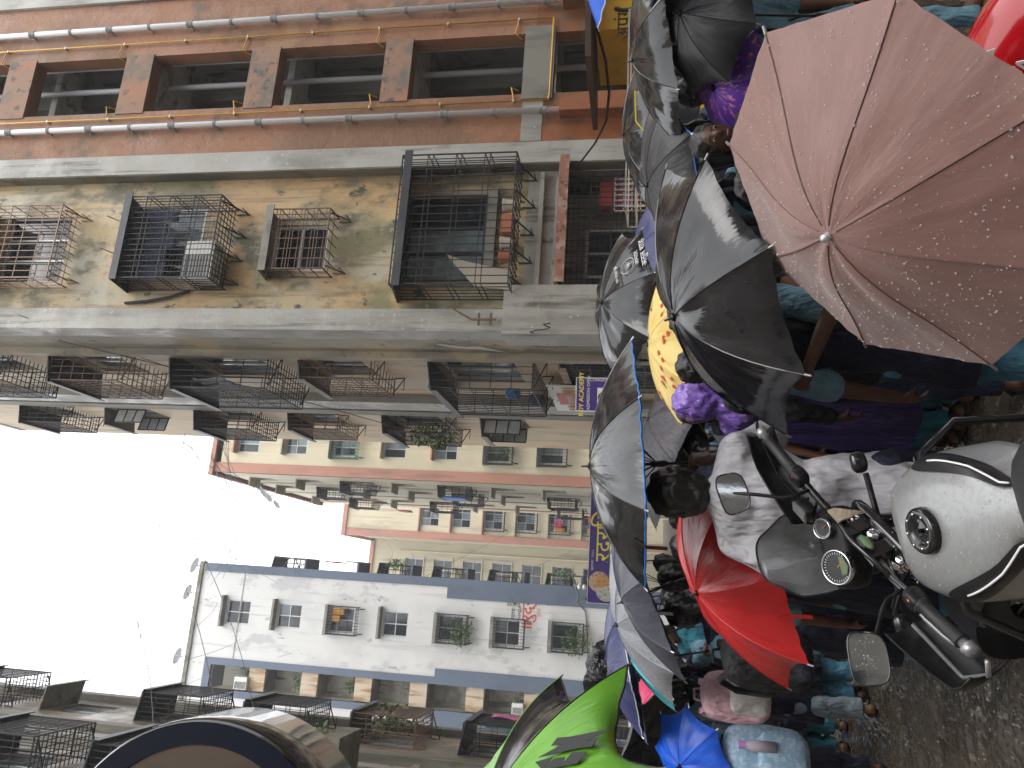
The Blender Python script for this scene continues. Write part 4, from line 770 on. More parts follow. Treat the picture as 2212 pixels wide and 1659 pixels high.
p, _, _, n = on_canopy(U, 0, best[1], best[2], .625, .21, .26, .06, lift=.010); R3 = MW.to_3x3().transposed(); du = R3 @ RT; du = (du-n*du.dot(n)).normalized(); dv = R3 @ UP; dv = (dv-n*dv.dot(n)-du*(dv-n*dv.dot(n)).dot(du)).normalized()
for g_ in ([(1009,-1060),(589,-560),(469,-380),(329,-400),(444,-555),(89,-370),(519,-830),(659,-1025),(829,-990),(659,-870)],[(569,-1020),(439,-810),(289,-820),(269,-790),(334,-775),(219,-630),(99,-630),(99,-600),(229,-590),(19,-390),(0,-600),(359,-1030)],[(160,-1040),(40,-880),(-160,-860),(-120,-1060),(60,-1090)]):
    MB().prism(g_, lambda u,nn,z: p+du*((u-500)*.00022)+dv*((z+700)*.00022)+n*nn, 0, .0015).build('lettering', M_blk2, U, local=True)
MB().tube([at(1346,290,5.0)+V((-.1,0,-.02)), at(1372,262,5.05), at(1385,300,5.0), at(1420,316,4.95)], .004, 4)
tag(MB().tube([at(1378,200,4.9), at(1372,196,4.9), at(1374,262,4.9), at(1396,288,4.9), at(1415,312,4.9)], .005, 5).build('yellow_cord', mat('yellow_cord',(.75,.62,.03),.5)), 'thin yellow cord dangling over the black umbrellas at right', 'cord')
# ================================================================== people
def skinm(name, c): return mat(name, c, .5, layers=[(14,.45,.64,tuple(q*.82 for q in c))], bump=[(60,.15,.003)])
SK = [skinm('skin_brown', (.17,.078,.045)), skinm('skin_dark', (.10,.045,.027)), skinm('skin_tan', (.27,.135,.08))]
M_hair = mat('black_hair', (.010,.009,.009), .38, layers=[((60,60,8),.5,.62,(.022,.019,.018))], bump=[((90,90,9),.8,.006)])
def cloth(name, c, **k): return mat(name, c, .75, layers=[(5,.46,.64,tuple(q*.72 for q in c))], bump=[((7,7,3),.9,.09),((18,18,8),.8,.04),(220,.2,.002)], **k)
C_lb = cloth('light_blue_cotton', (.22,.42,.54)); C_lb2 = cloth('wet_light_blue_cotton', (.09,.27,.40)); C_navy = cloth('navy_cotton', (.012,.016,.04)); C_teal = cloth('teal_cotton', (.03,.20,.27)); C_white = mat('grey_white_shirt', (.53,.52,.56), .75, layers=[(4,.46,.64,(.46,.45,.49))], bump=[((5,5,2.2),.9,.12),((13,13,5),.8,.04)]); C_blk = cloth('black_rain_cloth', (.012,.012,.014)); C_jean = cloth('dark_wet_denim', (.014,.024,.06)); C_khaki = cloth('brown_khaki', (.13,.095,.068)); C_flor = mat('floral_cotton', (.12,.25,.42), .7, layers=[(16,.5,.54,(.55,.62,.7)),(11,.56,.6,(.03,.06,.2))], bump=[((7,7,3),.7,.05)]); C_strp = cloth('grey_cotton', (.16,.17,.19)); C_maroon = cloth('maroon_cotton', (.14,.012,.025))
C_purp = mat('purple_raincoat_plastic', (.24,.13,.52), .18, layers=[(4,.45,.62,(.36,.22,.66)),(9,.52,.66,(.13,.06,.32))], bump=[((9,9,4),1,.06),((26,26,12),.8,.02)], spec=.6)
def blob(prims, voxel, name, smooth=4, post=None):
    b = MB()
    for p in prims:
        if p[0] == 'c':
            a, e, r0, r1 = V(p[1]), V(p[2]), p[3], p[4]; d = e-a; fl = p[5] if len(p) > 5 else 1
            n = 12; pts = []; rs = []
            L = max(d.length, 1e-4); dn = d/L if d.length > 1e-4 else V((0,0,1))
            for q in range(5): th = -PI/2+PI/2*q/4; pts.append(a+dn*r0*math.sin(th)); rs.append(max(r0*math.cos(th),1e-3))
            for q in range(1,5): th = PI/2*q/4; pts.append(e+dn*r1*math.sin(th)); rs.append(max(r1*math.cos(th),1e-3))
            pts.insert(5, e); rs.insert(5, r1)
            b.tube(pts, rs, n, flat=fl)
        else: b.ell(p[1], p[2], 14, 10, p[3] if len(p) > 3 else None)
    me = b.mesh(name); o = bpy.data.objects.new('tmp', me)
    m = o.modifiers.new('r', 'REMESH'); m.mode = 'VOXEL'; m.voxel_size = voxel; m.use_smooth_shade = True
    if smooth: s = o.modifiers.new('s', 'SMOOTH'); s.iterations = smooth; s.factor = .5
    r = eval_mesh(o); bpy.data.meshes.remove(me)
    if post:
        for v in r.vertices: v.co = post(v.co)
    for p in r.polygons: p.use_smooth = True
    r.materials.clear(); return r
def ik(s, t, l1, l2, hint):
    s, t = V(s), V(t); d = t-s; L = min(d.length, (l1+l2)*.995); dn = d.normalized(); t = s+dn*L
    a = (l1*l1-l2*l2+L*L)/(2*L); h = math.sqrt(max(0,l1*l1-a*a)); hn = V(hint)-dn*V(hint).dot(dn); hn.normalize(); return s+dn*a+hn*h, t
def hand(w, f, nrm, side, h, pose):
    """w wrist, f finger direction, nrm palm normal (palm side), side +1 thumb along +s"""
    f = V(f).normalized(); nrm = V(nrm); nrm = (nrm-f*nrm.dot(f)).normalized(); s = f.cross(nrm).normalized()*side; k = h/1.6; P = []
    pc = V(w)+f*.05*k; P.append(('c', V(w), V(w)+f*.035*k, .020*k, .022*k)); 
    M = Matrix((s, f, nrm)).transposed(); P.append(('e', pc, (.038*k,.046*k,.015*k), M))
    L = [.066,.074,.069,.054]; curl = {'grip':(1.1,1.3,.9),'open':(.12,.15,.1),'relax':(.4,.5,.35)}[pose]
    for i in range(4):
        o = pc+f*.040*k+s*(.027-.018*i)*k; spread = (s*(.20-.13*i)) if pose == 'open' else s*(.03-.02*i); d = (f+spread).normalized(); l = L[i]*k; a = 0; p = o
        for j, (fr, cu) in enumerate(zip((.45,.32,.25), curl)):
            a += cu; q = p+(d*math.cos(a)+nrm*math.sin(a))*l*fr; P.append(('c', p, q, (.0095-.001*j)*k, (.0088-.001*j)*k)); p = q
    o = pc-f*.022*k+s*.030*k; d1 = (s*.8+f*.7+nrm*.25).normalized() if pose == 'open' else (s*.45+f*.6+nrm*.6).normalized(); q = o+d1*.035*k; P.append(('c', o, q, .0125*k, .0105*k)); d2 = (f*.8+s*.45+nrm*.1).normalized() if pose == 'open' else (f*.5-s*.3+nrm*.7).normalized(); P.append(('c', q, q+d2*.030*k, .0105*k, .009*k))
    return P
def person(label, base, yaw, h, skin=0, top=C_lb, bottom='salwar', bm=None, tm=None, rh=None, lh=None, hair='short', sleeve='half', lean=0, hands=('relax','relax'), group=None, look=(0,0), step=.0, hooded=None, vox=None, pants=None, detail=True, feet='sandal', hf=(None,None), tunic=None, shw=.105, rhint=(.6,-.5,-.8), lhint=(-.6,-.5,-.8)):
    """origin on the ground, facing local +Y; rh/lh = world hand targets"""
    Rz = Matrix.Rotation(yaw, 3, 'Z'); o = empty('person', (base[0],base[1],0), label, 'person', group, rot=Rz)
    tl = lambda p: Rz.transposed() @ (V(p)-V((base[0],base[1],0)))
    sk = SK[skin]; g = lambda x,y,z: V((x*h, y*h+lean*max(0,z-.5)*h, z*h))
    hc = g(0,.012,.928); nk = g(0,-.008,.855); sh = [g(shw,-.005,.808), g(-shw,-.005,.808)]; hip = [g(.052,0,.50), g(-.052,0,.50)]
    kn = [g(.055,.03+step*.12,.275), g(-.055,.03-step*.10,.275)]; an = [g(.055,-.01+step*.2,.045), g(-.055,-.01-step*.22,.05)]
    ht = [tl(rh) if rh is not None else g(.155,.06,.46), tl(lh) if lh is not None else g(-.155,.06,.46)]
    if detail and vox is None: vox = .009
    vox = vox or .013
    B = [('e', hc, (.047*h,.058*h,.070*h)), ('c', hc+V((0,.018*h,-.035*h)), hc+V((0,.030*h,-.052*h)), .030*h, .022*h), ('c', nk, hc-V((0,.01*h,.03*h)), .034*h, .032*h),
         ('e', hc+V((0,.060*h,-.008*h)), (.008*h,.012*h,.016*h)), ('e', hc+V((.046*h,-.004*h,-.004*h)), (.006*h,.012*h,.018*h)), ('e', hc+V((-.046*h,-.004*h,-.004*h)), (.006*h,.012*h,.018*h)),
         ('e', hc+V((0,.050*h,-.034*h)), (.017*h,.010*h,.007*h)),
         ('e', g(0,0,.74), (.095*h,.058*h,.10*h)), ('e', g(0,0,.62), (.080*h,.055*h,.09*h)), ('e', g(0,0,.53), (.088*h,.062*h,.07*h))]
    arms = []
    for i in (0,1):
        el, w = ik(sh[i], ht[i], .175*h, .155*h, (rhint, lhint)[i]); arms.append((sh[i], el, w))
        B += [('c', sh[i]-V((math.copysign(.02*h,sh[i].x),0,0)), el, .032*h, .025*h), ('c', el, w, .025*h, .0165*h), ('c', nk-V((0,0,.01*h)), sh[i], .034*h, .034*h)]
        f = (w-el).normalized() if hf[i] is None else tl(V(hf[i])+V((base[0],base[1],0))); nr = V((-math.copysign(1,sh[i].x),.3,0)) if hands[i] != 'grip' else V((-math.copysign(.6,sh[i].x),.8,0))
        B += hand(w, f, nr, 1 if i else -1, h, hands[i])
        B += [('c', hip[i], kn[i], .052*h, .036*h), ('c', kn[i], an[i], .036*h, .022*h), ('c', an[i]-V((0,.02*h,.02*h)), an[i]+V((0,.085*h,-.03*h)), .023*h, .017*h)]
    link_mesh('body', blob(B, vox, 'body', 2), sk, o)
    # face
    for s in (-1,1):
        MB().ell(hc+V((s*.019*h,.050*h,.006*h)), (.0085*h,.006*h,.0052*h), 8, 6).build('eye', mat('shaded_eye_white',(.30,.28,.26),.3), o, local=True, smooth=True); MB().ell(hc+V((s*.019*h,.0548*h,.006*h)), (.0042*h,.002*h,.0044*h), 8, 5).build('iris', M_hair, o, local=True, smooth=True)  # eye whites darkened to put the umbrella shade on faces into the colour
        MB().tube([hc+V((s*.009*h,.0565*h,.020*h)), hc+V((s*.019*h,.056*h,.024*h)), hc+V((s*.030*h,.050*h,.020*h))], .0022*h, 5).build('eyebrow', M_hair, o, local=True)
    MB().ell(hc+V((0,.0575*h,-.034*h)), (.0135*h,.004*h,.0042*h), 8, 5).build('lips', mat('lips',(.20,.07,.055),.4), o, local=True, smooth=True)
    # hair
    if hair:
        Hh = [('e', hc+V((0,-.012*h,.016*h)), (.056*h,.062*h,.066*h)), ('e', hc+V((0,-.030*h,-.012*h)), (.050*h,.040*h,.055*h))]
        if hair == 'bun': Hh.append(('e', hc+V((0,-.085*h,.015*h)), (.03*h,.028*h,.03*h)))
        if hair == 'tail': Hh += [('c', hc+V((0,-.07*h,.01*h)), hc+V((.01*h,-.105*h,-.06*h)), .022*h, .018*h), ('c', hc+V((.01*h,-.105*h,-.06*h)), hc+V((.01*h,-.10*h,-.20*h)), .018*h, .008*h)]
        if hair == 'long': Hh += [('c', hc+V((0,-.045*h,-.03*h)), hc+V((0,-.06*h,-.20*h)), .045*h, .03*h, 1)]
        def hp(v):
            f = (mnoise.noise(v*26/h)*.008+mnoise.noise(v*70/h)*.006)*h; d = (v-hc); return v + d.normalized()*f if v.y < hc.y+.035*h else v
        me = blob(Hh, .010, 'hair', 2, hp)
        link_mesh('hair', me, M_hair, o)
    # clothes
    def wrink(k, f=9):
        return lambda v: v + V((mnoise.noise(v*f+V((3,1,7))), mnoise.noise(v*f+V((9,5,2))), 0))*k*h
    S = [('e', g(0,0,.745), (.108*h,.070*h,.105*h)), ('e', g(0,0,.62), (.096*h,.068*h,.10*h)), ('c', nk-V((0,0,.005*h)), nk-V((0,0,.03*h)), .044*h, .06*h)]
    for s_, el, w in arms:
        S.append(('c', nk-V((0,0,.02*h)), s_, .044*h, .046*h)); 
        if sleeve == 'full': S += [('c', s_, el, .047*h, .036*h), ('c', el, el.lerp(w,.86), .036*h, .028*h)]
        else: S += [('c', s_, s_.lerp(el,.78), .048*h, .043*h)]
    lowz = {None:.53}.get(tunic, tunic) if tunic else .47
    S += [('c', g(0,0,.62), g(0,0,lowz), .068*h, (.078 if tunic else .080)*h, 1.38)]
    if tunic: S += [('c', g(.02,0,.5), g(.055,.005,lowz), .09*h, .085*h), ('c', g(-.02,0,.5), g(-.055,.005,lowz), .09*h, .085*h)]
    mt = tm or top
    def cut(me, zmin):
        b = bmesh.new(); b.from_mesh(me); bmesh.ops.bisect_plane(b, geom=b.verts[:]+b.edges[:]+b.faces[:], plane_co=(0,0,zmin), plane_no=(0,0,-1), clear_outer=True); b.to_mesh(me); b.free(); return me
    if tunic:        # sleeveless navy tunic over a light blue blouse
        link_mesh('blouse', blob([p for p in S[3:3+6] if p[0] == 'c'][:6 if sleeve=='full' else 4], .012, 'blouse', 3, wrink(.006)), top, o)
        T_ = [S[0], S[1], S[2]]+S[-3:]+[('c', nk-V((0,0,.02*h)), s_.lerp(nk,.25), .046*h, .046*h) for s_,_,_ in arms]; link_mesh('tunic', cut(blob(T_, .013, 'tunic', 4, wrink(.010)), lowz*h-.02*h), tm or C_navy, o)
    else: link_mesh('shirt', cut(blob(S, .012, 'shirt', 4, wrink(.009)), lowz*h-.01*h), mt, o)
    bmt = bm or C_lb
    Pn = []
    for i in (0,1):
        r0, r1, r2 = (.062,.052,.050) if bottom == 'salwar' else (.062,.046,.037) if bottom == 'trousers' else (.062,.05,.04); lowp = an[i].lerp(kn[i], .12 if bottom != 'short' else .45)
        Pn += [('c', hip[i], kn[i], r0*h, r1*h), ('c', kn[i], lowp, r1*h, r2*h)]
    Pn.append(('e', g(0,0,.52), (.096*h,.068*h,.06*h)))
    link_mesh('trousers', cut(blob(Pn, .013, 'trousers', 3, wrink(.012, 11)), (.07 if bottom != 'short' else .17)*h), bmt, o)
    for i in (0,1):
        c = an[i]; MB().ell(c+V((0,.035*h,-.038*h)), (.030*h,.075*h,.009*h), 14, 6).build('sandal', mat('black_rubber',(.02,.02,.02),.5), o, local=True, smooth=True)
        MB().tube([c+V((-.030*h,.05*h,-.03*h)), c+V((0,.055*h,-.002*h)), c+V((.030*h,.05*h,-.03*h))], .007*h, 6).build('sandal_strap', mat('black_rubber'), o, local=True)
    o['arms_'] = 0; del o['arms_']; return o
def backpack(label, c, yaw, w, hgt, d, m, pm, sm=None, tilt=0, tagged=False):
    R = Matrix.Rotation(yaw,3,'Z') @ Matrix.Rotation(tilt,3,'X'); o = empty('backpack', V(c)-V((0,0,hgt/2)), label, 'backpack', rot=R); sm = sm or m; c0 = V((0,0,hgt/2))
    def puff(b, k=.02): b.v = [tuple(V(v)+V(v).normalized()*mnoise.noise(V(v)*9)*k) for v in b.v]; return b
    puff(MB().ell(c0, (w/2,d/2,hgt/2), 24, 16, e=.55)).build('bag', m, o, smooth=True, local=True)
    puff(MB().ell(c0+V((0,-d*.42,-hgt*.16)), (w*.40,d*.28,hgt*.28), 20, 12, e=.5), .01).build('pocket', pm, o, smooth=True, local=True)
    MB().tube([c0+V((w*.43*math.cos(a),-d*.30,hgt*.42*math.sin(a))) for a in [PI*q/16 for q in range(-2,19)]], .006, 5).build('zip', mat('zip_tape',(.05,.05,.06),.4) if m is not C_blk else M_alu, o, smooth=True, local=True)
    for s in (-1,1):
        MB().tube([c0+V((s*w*.25,d*.45,hgt*.42)), c0+V((s*w*.30,d*.75,hgt*.48)), c0+V((s*w*.36,d*1.15,hgt*.25)), c0+V((s*w*.40,d*1.0,-hgt*.1)), c0+V((s*w*.40,d*.4,-hgt*.38))], .022, 6, flat=.35).build('strap', sm, o, smooth=True, local=True)
    MB().tube([c0+V((-.04,d*.3,hgt*.47)), c0+V((-.03,d*.3,hgt*.47+.05)), c0+V((.03,d*.3,hgt*.47+.05)), c0+V((.04,d*.3,hgt*.47))], .009, 6).build('handle', sm, o, smooth=True, local=True)
    return o
def grip(u, d=None):
    U_ = UM[u]; M = U_.matrix_world; h_ = [c for c in U_.children if c.name.startswith('handle')][0]; zs_ = [v.co.z for v in h_.data.vertices]; return M @ V((0,0,max(zs_)+(d or 0)))
bpy.context.view_layer.update()
# boy in the white shirt, back to the viewer
hb_ = at(1548, 992, 3.12)
person('boy in grey-white shirt seen from behind, holding the blue-trimmed umbrella', at(1500,1066,2.85), -.12, 1.63, 1, C_white, 'trousers', C_navy, rh=hb_, hands=('grip','relax'), hf=((0,.15,1),None), vox=.0075, lh=at(1760,1120,2.75)+V((0,.15,.1)), shw=.094, rhint=(.5,-.1,-1))
# purple raincoat
pr_ = person('person in a crumpled purple plastic raincoat with hood', at(1600,868,4.35), -.7, 1.46, 0, C_purp, 'trousers', C_teal, sleeve='full', hair=None, lean=.06)
hc_ = V((0,.03,.928*1.46)); link_mesh('hood', blob([('e', hc_+V((0,-.03,.02)), (.115,.13,.14)), ('c', hc_+V((0,-.06,.02)), hc_+V((0,-.14,.13)), .07, .015), ('c', hc_+V((0,-.03,-.08)), hc_+V((0,-.03,-.2)), .10, .15)], .012, 'hood', 3, lambda v: v+V((mnoise.noise(v*22),mnoise.noise(v*22+V((5,5,5))),mnoise.noise(v*22+V((1,8,3)))))*.014), C_purp, pr_)
cs = MB(); NK = 40; prof = [(1.20,.15,.10),(1.05,.21,.15),(.9,.23,.17),(.75,.25,.19),(.6,.27,.20),(.45,.29,.215),(.3,.305,.225)]
for z, a, b in prof:
    for k in range(NK): t = 2*PI*k/NK; w = 1+.07*math.sin(9*t+z*6)+.05*mnoise.noise((math.cos(t)*3,math.sin(t)*3,z*4)); cs.v.append((a*math.cos(t)*w, b*math.sin(t)*w+.02, z+.01*math.sin(5*t)))
cs.f = [(j*NK+k, j*NK+(k+1)%NK, (j+1)*NK+(k+1)%NK, (j+1)*NK+k) for j in range(len(prof)-1) for k in range(NK)]; cs.build('raincoat_skirt', mat('dark_purple_plastic',(.035,.02,.10),.25,layers=[(3,.45,.62,(.06,.035,.16))],bump=[((9,9,3),1,.05)]), pr_, smooth=True, local=True)
# jeans and black rain jacket
person('person in black rain jacket and dark wet jeans behind the brown umbrella', (1.12,3.78), -.15, 1.50, 1, C_blk, 'trousers', C_jean, sleeve='full', rh=(1.25,3.9,1.0), step=.6)
bp_ = backpack('black backpack with a white printed card beside the brown umbrella', (1.12,3.50,.84), -.1, .34, .46, .18, C_blk, C_blk, tilt=.1)
cd = MB(); cd.bx(Ty(-.19), -.13, .02, 0, .004, .12, .24); co = cd.build('card', M_wp, bp_, local=True); text_obj('lettering', 'FAST', .05, M_bluetrim, co, (-.055,-.197,.17), (1,0,0), (0,0,1), .001, local=True)
tag(MB().bx(lambda u,n,z:(1.19+u,3.42-n,z), 0, .035, 0, .02, .53, .62).bx(lambda u,n,z:(1.155+u,3.425-n,z), 0, .03, 0, .02, .53, .62, 1).build('tag_ribbon', [M_yel, CL[0]]), 'small yellow and red tag hanging below the black backpack', 'tag')
# school children; navy tunics, light blue sleeves and trousers
def pupil(label, X, Y, D, yaw, h=1.45, **k):
    p = at(X, Y, D); kw = dict(skin=random.choice([0,0,1,2]), top=C_lb, bottom='salwar', bm=C_lb2, tunic=.24, hair='tail', detail=False, group=None); kw.update(k); return person(label, (p.x,p.y), yaw, h, **kw)
def keep(w, base, mx=.5): 
    d = V(w)-V((base[0],base[1],1.1)); return V((base[0],base[1],1.1))+d.normalized()*min(d.length,mx)
pupil('pupil in light blue sleeves under the big black umbrella', 1700, 730, 3.15, -.1, 1.42, rh=at(1748,788,2.95), hands=('grip','relax'), tm=C_navy, tunic=.34, detail=True)
pupil('pupil holding the red umbrella behind the motorcycle', 1600, 1235, 3.95, .1, 1.40, rh=grip('red'), hands=('grip','relax'), hair='bun')
pupil('dark-haired pupil carrying a black backpack under the slate umbrella', 1480, 1322, 4.35, .15, 1.52, lh=grip('slate'), hands=('relax','grip'), bm=C_lb)
backpack('black and grey backpack on the pupil behind the red umbrella', at(1655,1425,4.05), .35, .31, .44, .2, C_blk, cloth('grey_bag_cloth',(.05,.05,.07)), tilt=.12)
pupil('pupil with pink and white backpack wading at the left', 1470, 1478, 6.05, .2, 1.50, rh=grip('pale'), hands=('grip','relax'), step=.6, bm=cloth('pale_grey_wet_cotton',(.30,.36,.42)), skin=2, feet='sandal')
C_pink = cloth('dusty_pink_cloth', (.85,.52,.60)); C_wbag = cloth('shiny_white_cloth', (.74,.70,.69))
backpack('pink and white backpack with pink straps', at(1588,1506,5.2), .25, .31, .44, .18, C_pink, C_wbag, C_pink, tilt=.1)
hand_t = at(1622,1588,6.2)
pupil('pupil reaching out an open hand beside the pink backpack', 1490, 1560, 6.6, .15, 1.48, rh=None, lh=hand_t, hands=('relax','open'), sleeve='half', skin=2, detail=True, bm=C_teal, lhint=(-.7,-.6,-.4))
backpack('blue and white patterned backpack beside the reaching arm', at(1545,1552,6.25), .2, .34, .44, .18, C_flor, C_flor, C_navy)
pupil('pupil with pale blue quilted backpack at the left edge', 1500, 1648, 5.6, .25, 1.45, bm=C_navy)
backpack('pale blue quilted backpack with a bottle pocket at the left edge', at(1655,1640,5.3), .25, .42, .55, .22, mat('pale_blue_quilt',(.26,.42,.58),.6,layers=[(30,.48,.54,(.42,.55,.68))],bump=[(30,.6,.01)]), mat('pale_blue_quilt'), C_navy)
bt = at(1640,1612,5.2); bo = empty('water_bottle', bt-V((0,0,.12)), 'clear bottle with lilac cap in the side pocket of the pale blue backpack', 'bottle'); MB().lathe([(0,-.1),(.035,-.1),(.037,.05),(.02,.09),(.02,.1)], 14, bt).build('bottle_body', mat('bottle_plastic',(.55,.5,.6),.15), bo, smooth=True); MB().lathe([(.024,.085),(.024,.13),(0,.135)], 14, bt).build('cap', M_lil, bo)
pupil('pupil under the flower-emblem umbrella', 1420, 655, 5.3, 0, 1.5, rh=grip('lotus'), hands=('grip','relax'))
pupil('pupil under the poppy umbrella', 1500, 760, 4.9, .3, 1.42, rh=grip('poppy'), hands=('grip','relax'))
pupil('pupil in dark top under the checked umbrella', 1520, 885, 4.5, 2.4, 1.48, top=C_strp, tm=C_blk, hair='short')
pupil('pupil with a hair bun just behind the boy\'s head', 1450, 1030, 4.6, .2, 1.55, hair='bun')
pupil('pupil with hidden face left of the boy', 1460, 1180, 4.2, 2.7, 1.5, hair='long')
pupil('pupil in light blue behind the purple raincoat', 1540, 965, 4.7, -.4, 1.42)
person('adult in brown khaki shirt with raised hands at the upper right', at(1500,20,4.3), -.3, 1.62, 0, C_khaki, 'trousers', C_khaki, sleeve='half', rh=at(1598,28,4.05), lh=at(1610,75,4.1), hands=('grip','relax'), detail=True)
ph = at(1606,36,4.0); tag(MB().ell(ph, (.03,.012,.05), 12, 8, e=.3).build('wristwatch', mat('white_watch_face',(.8,.8,.82),.2)), 'small white watch on the wrist of the person in khaki', 'watch')  # plain white face colour
pupil('pupil in bright light-blue uniform under the matt black umbrella', 1545, 100, 4.1, -.3, 1.45, tunic=None, bottom='trousers', bm=C_lb, lh=at(1600,160,3.9), hands=('relax','grip'), detail=True)
pupil('person with shaded face turned to the viewer under the glossy black umbrella', 1530, 305, 3.75, 2.95, 1.46, skin=1, top=C_blk, tm=C_blk, hair='long', detail=True)
pupil('person in floral blue top next to the brown umbrella', 1540, 400, 3.3, .3, 1.30, tunic=None, top=C_flor, bm=C_flor, sleeve='full', hair='long')
pupil('pupil under the rear black umbrella', 1400, 300, 5.6, 0, 1.55, rh=grip('rearblk'), hands=('grip','relax'))
pupil('pupil under the navy umbrella', 1400, 1440, 6.1, .1, 1.5, rh=grip('navy'), hands=('grip','relax'))
pupil('distant pupil in purple near the royal-blue umbrella', 1430, 1590, 7.4, .3, 1.5, tm=cloth('violet_cotton',(.10,.03,.2)), top=C_maroon)
pupil('pupil behind the red umbrella in navy', 1480, 1250, 4.9, .1, 1.55)
pupil('pupil at the back of the crowd under the far black umbrella', 1400, 1215, 7.2, .1, 1.55)

C_crowd = [C_lb, C_navy, C_strp, C_flor, C_blk, C_teal]
for k, (X, Y, D, lab) in enumerate([(1470,430,4.7,'pupil between the big black umbrella and the brown one'),(1480,350,5.0,'pupil in dark clothes behind the shaded face'),(1440,200,5.2,'pupil behind the purple floral umbrella'),(1430,820,6.0,'pupil behind the poppy umbrella, toward the signboard'),(1430,920,6.2,'pupil far behind the checked umbrella'),(1430,1120,5.8,'pupil behind the boy, under the blue-trimmed rim'),(1425,1290,6.4,'pupil behind the slate umbrella'),(1420,1370,7.0,'pupil behind the pale grey umbrella'),(1425,1520,7.8,'pupil beyond the cyan umbrella'),(1440,700,6.4,'pupil far behind the flower-emblem umbrella'),(1500,540,4.4,'pupil in shadow under the big black umbrella\'s right side'),(1560,130,5.0,'pupil behind the person in khaki')]):
    pupil(lab, X, Y, D, [.1,-.3,.4,2.6][k % 4], 1.42+.04*(k % 4), hair=['tail','long','bun','short'][k % 4], top=C_crowd[k % 6], tm=[C_navy,C_blk,C_teal,C_navy,C_flor][k % 5])
# ================================================================== motorcycles
M_silver = mat('silver_white_paint', (.34,.343,.345), .3, coat=.4, layers=[(60,.48,.6,(.31,.312,.315)),(3,.45,.65,(.29,.29,.287))], metal=.35)
M_bk = mat('black_plastic', (.008,.008,.009), .42, spec=.3, layers=[(20,.5,.66,(.024,.024,.025))]); M_bkg = mat('black_gloss_metal', (.012,.012,.013), .16, coat=.5); M_rubber = mat('grip_rubber', (.02,.02,.021), .55, bump=[((120,120,120),.4,.002)])
M_chrome = mat('chrome', (.75,.75,.77), .08, metal=1); M_grey_al = mat('satin_bar_end', (.38,.38,.39), .4, metal=.7); M_mirror = mat('wet_mirror_glass', (.42,.44,.47), .04, metal=1, bump=[(30,.05,.001)]); M_lcd = mat('green_display', (.12,.17,.09), .25); M_dial = mat('dial_face', (.02,.022,.024), .4); M_red_p = mat('red_gloss_paint', (.42,.006,.012), .16, coat=.7); M_rag = mat('dirty_rag', (.27,.22,.16), .85, bump=[(20,.8,.02)])
M_screen = mat('smoked_screen', (.13,.135,.14), .1, alpha=.62, spec=.6, layers=[(3,.45,.62,(.08,.085,.09))]); M_knee = mat('dark_knee_panel', (.018,.018,.02), .3)
RL = Matrix.Rotation(math.radians(-12), 3, 'Y'); BK = empty('motorcycle', (.405,2.31,0), 'silver-white touring motorcycle parked close, handlebars turned left, seen over its tank', 'motorcycle', rot=RL)
kx = V((0,-math.sin(math.radians(26)),math.cos(math.radians(26)))); c0_ = V((0,.04,1.02)); QS = Quaternion(kx, math.radians(40)).to_matrix()
S_ = lambda p: c0_ + QS @ (V(p)-c0_)
def sb(mb): mb.v = [tuple(S_(v)) for v in mb.v]; return mb
def bp(mb, name, m, par=BK, st=False, smooth=True, angle=None): return (sb(mb) if st else mb).build(name, m, par, smooth=smooth and not angle, local=True, angle=angle)
# tank
tk = MB(); NY, NK = 22, 40
def tank_sec(t):
    y = -.09-.56*t; w = .085+.105*math.sin(PI*min(1,t*1.15+.12))**.8; w = w*(1 if t < .65 else 1-.5*(t-.65)/.35); zt = 1.035-.13*t-.25*max(0,t-.55)**2; zb = .74; return y, w, zt, zb
for j in range(NY+1):
    t = j/NY; y, w, zt, zb = tank_sec(t); e = 1-.0*t; cap_ = min(1, math.sqrt(max(0,1-(1-min(1,t/.10))**2)))*min(1, math.sqrt(max(0,1-(1-min(1,(1-t)/.10))**2))); cap_ = max(cap_,.02); zm = (zt+zb)/2
    for k in range(NK):
        a = 2*PI*k/NK; cx, sz = math.cos(a), math.sin(a); x = w*math.copysign(abs(cx)**.62,cx)*cap_; z = zm+(zt-zm)*math.copysign(abs(sz)**.62,sz)*(.4+.6*cap_)
        if sz > -.2 and abs(cx) > .55: x *= 1-.17*math.exp(-((t-.62)/.24)**2)*max(0,1-abs(sz-.2)*1.6)
        tk.v.append((x,y,z))
tk.f = [(j*NK+k, j*NK+(k+1)%NK, (j+1)*NK+(k+1)%NK, (j+1)*NK+k) for j in range(NY) for k in range(NK)] + [tuple(range(NK)), tuple(NY*NK+k for k in range(NK))[::-1]]
tko = bp(tk, 'fuel_tank', M_silver)
def tank_pt(t, a, off=0):
    y, w, zt, zb = tank_sec(t); zm = (zt+zb)/2; cx, sz = math.cos(a), math.sin(a); x = w*math.copysign(abs(cx)**.62,cx)
    if sz > -.2 and abs(cx) > .55: x *= 1-.17*math.exp(-((t-.62)/.24)**2)*max(0,1-abs(sz-.2)*1.6)
    return V((x+math.copysign(off,cx)*abs(cx), y, zm+(zt-zm)*math.copysign(abs(sz)**.62,sz)+off*max(0,sz)))
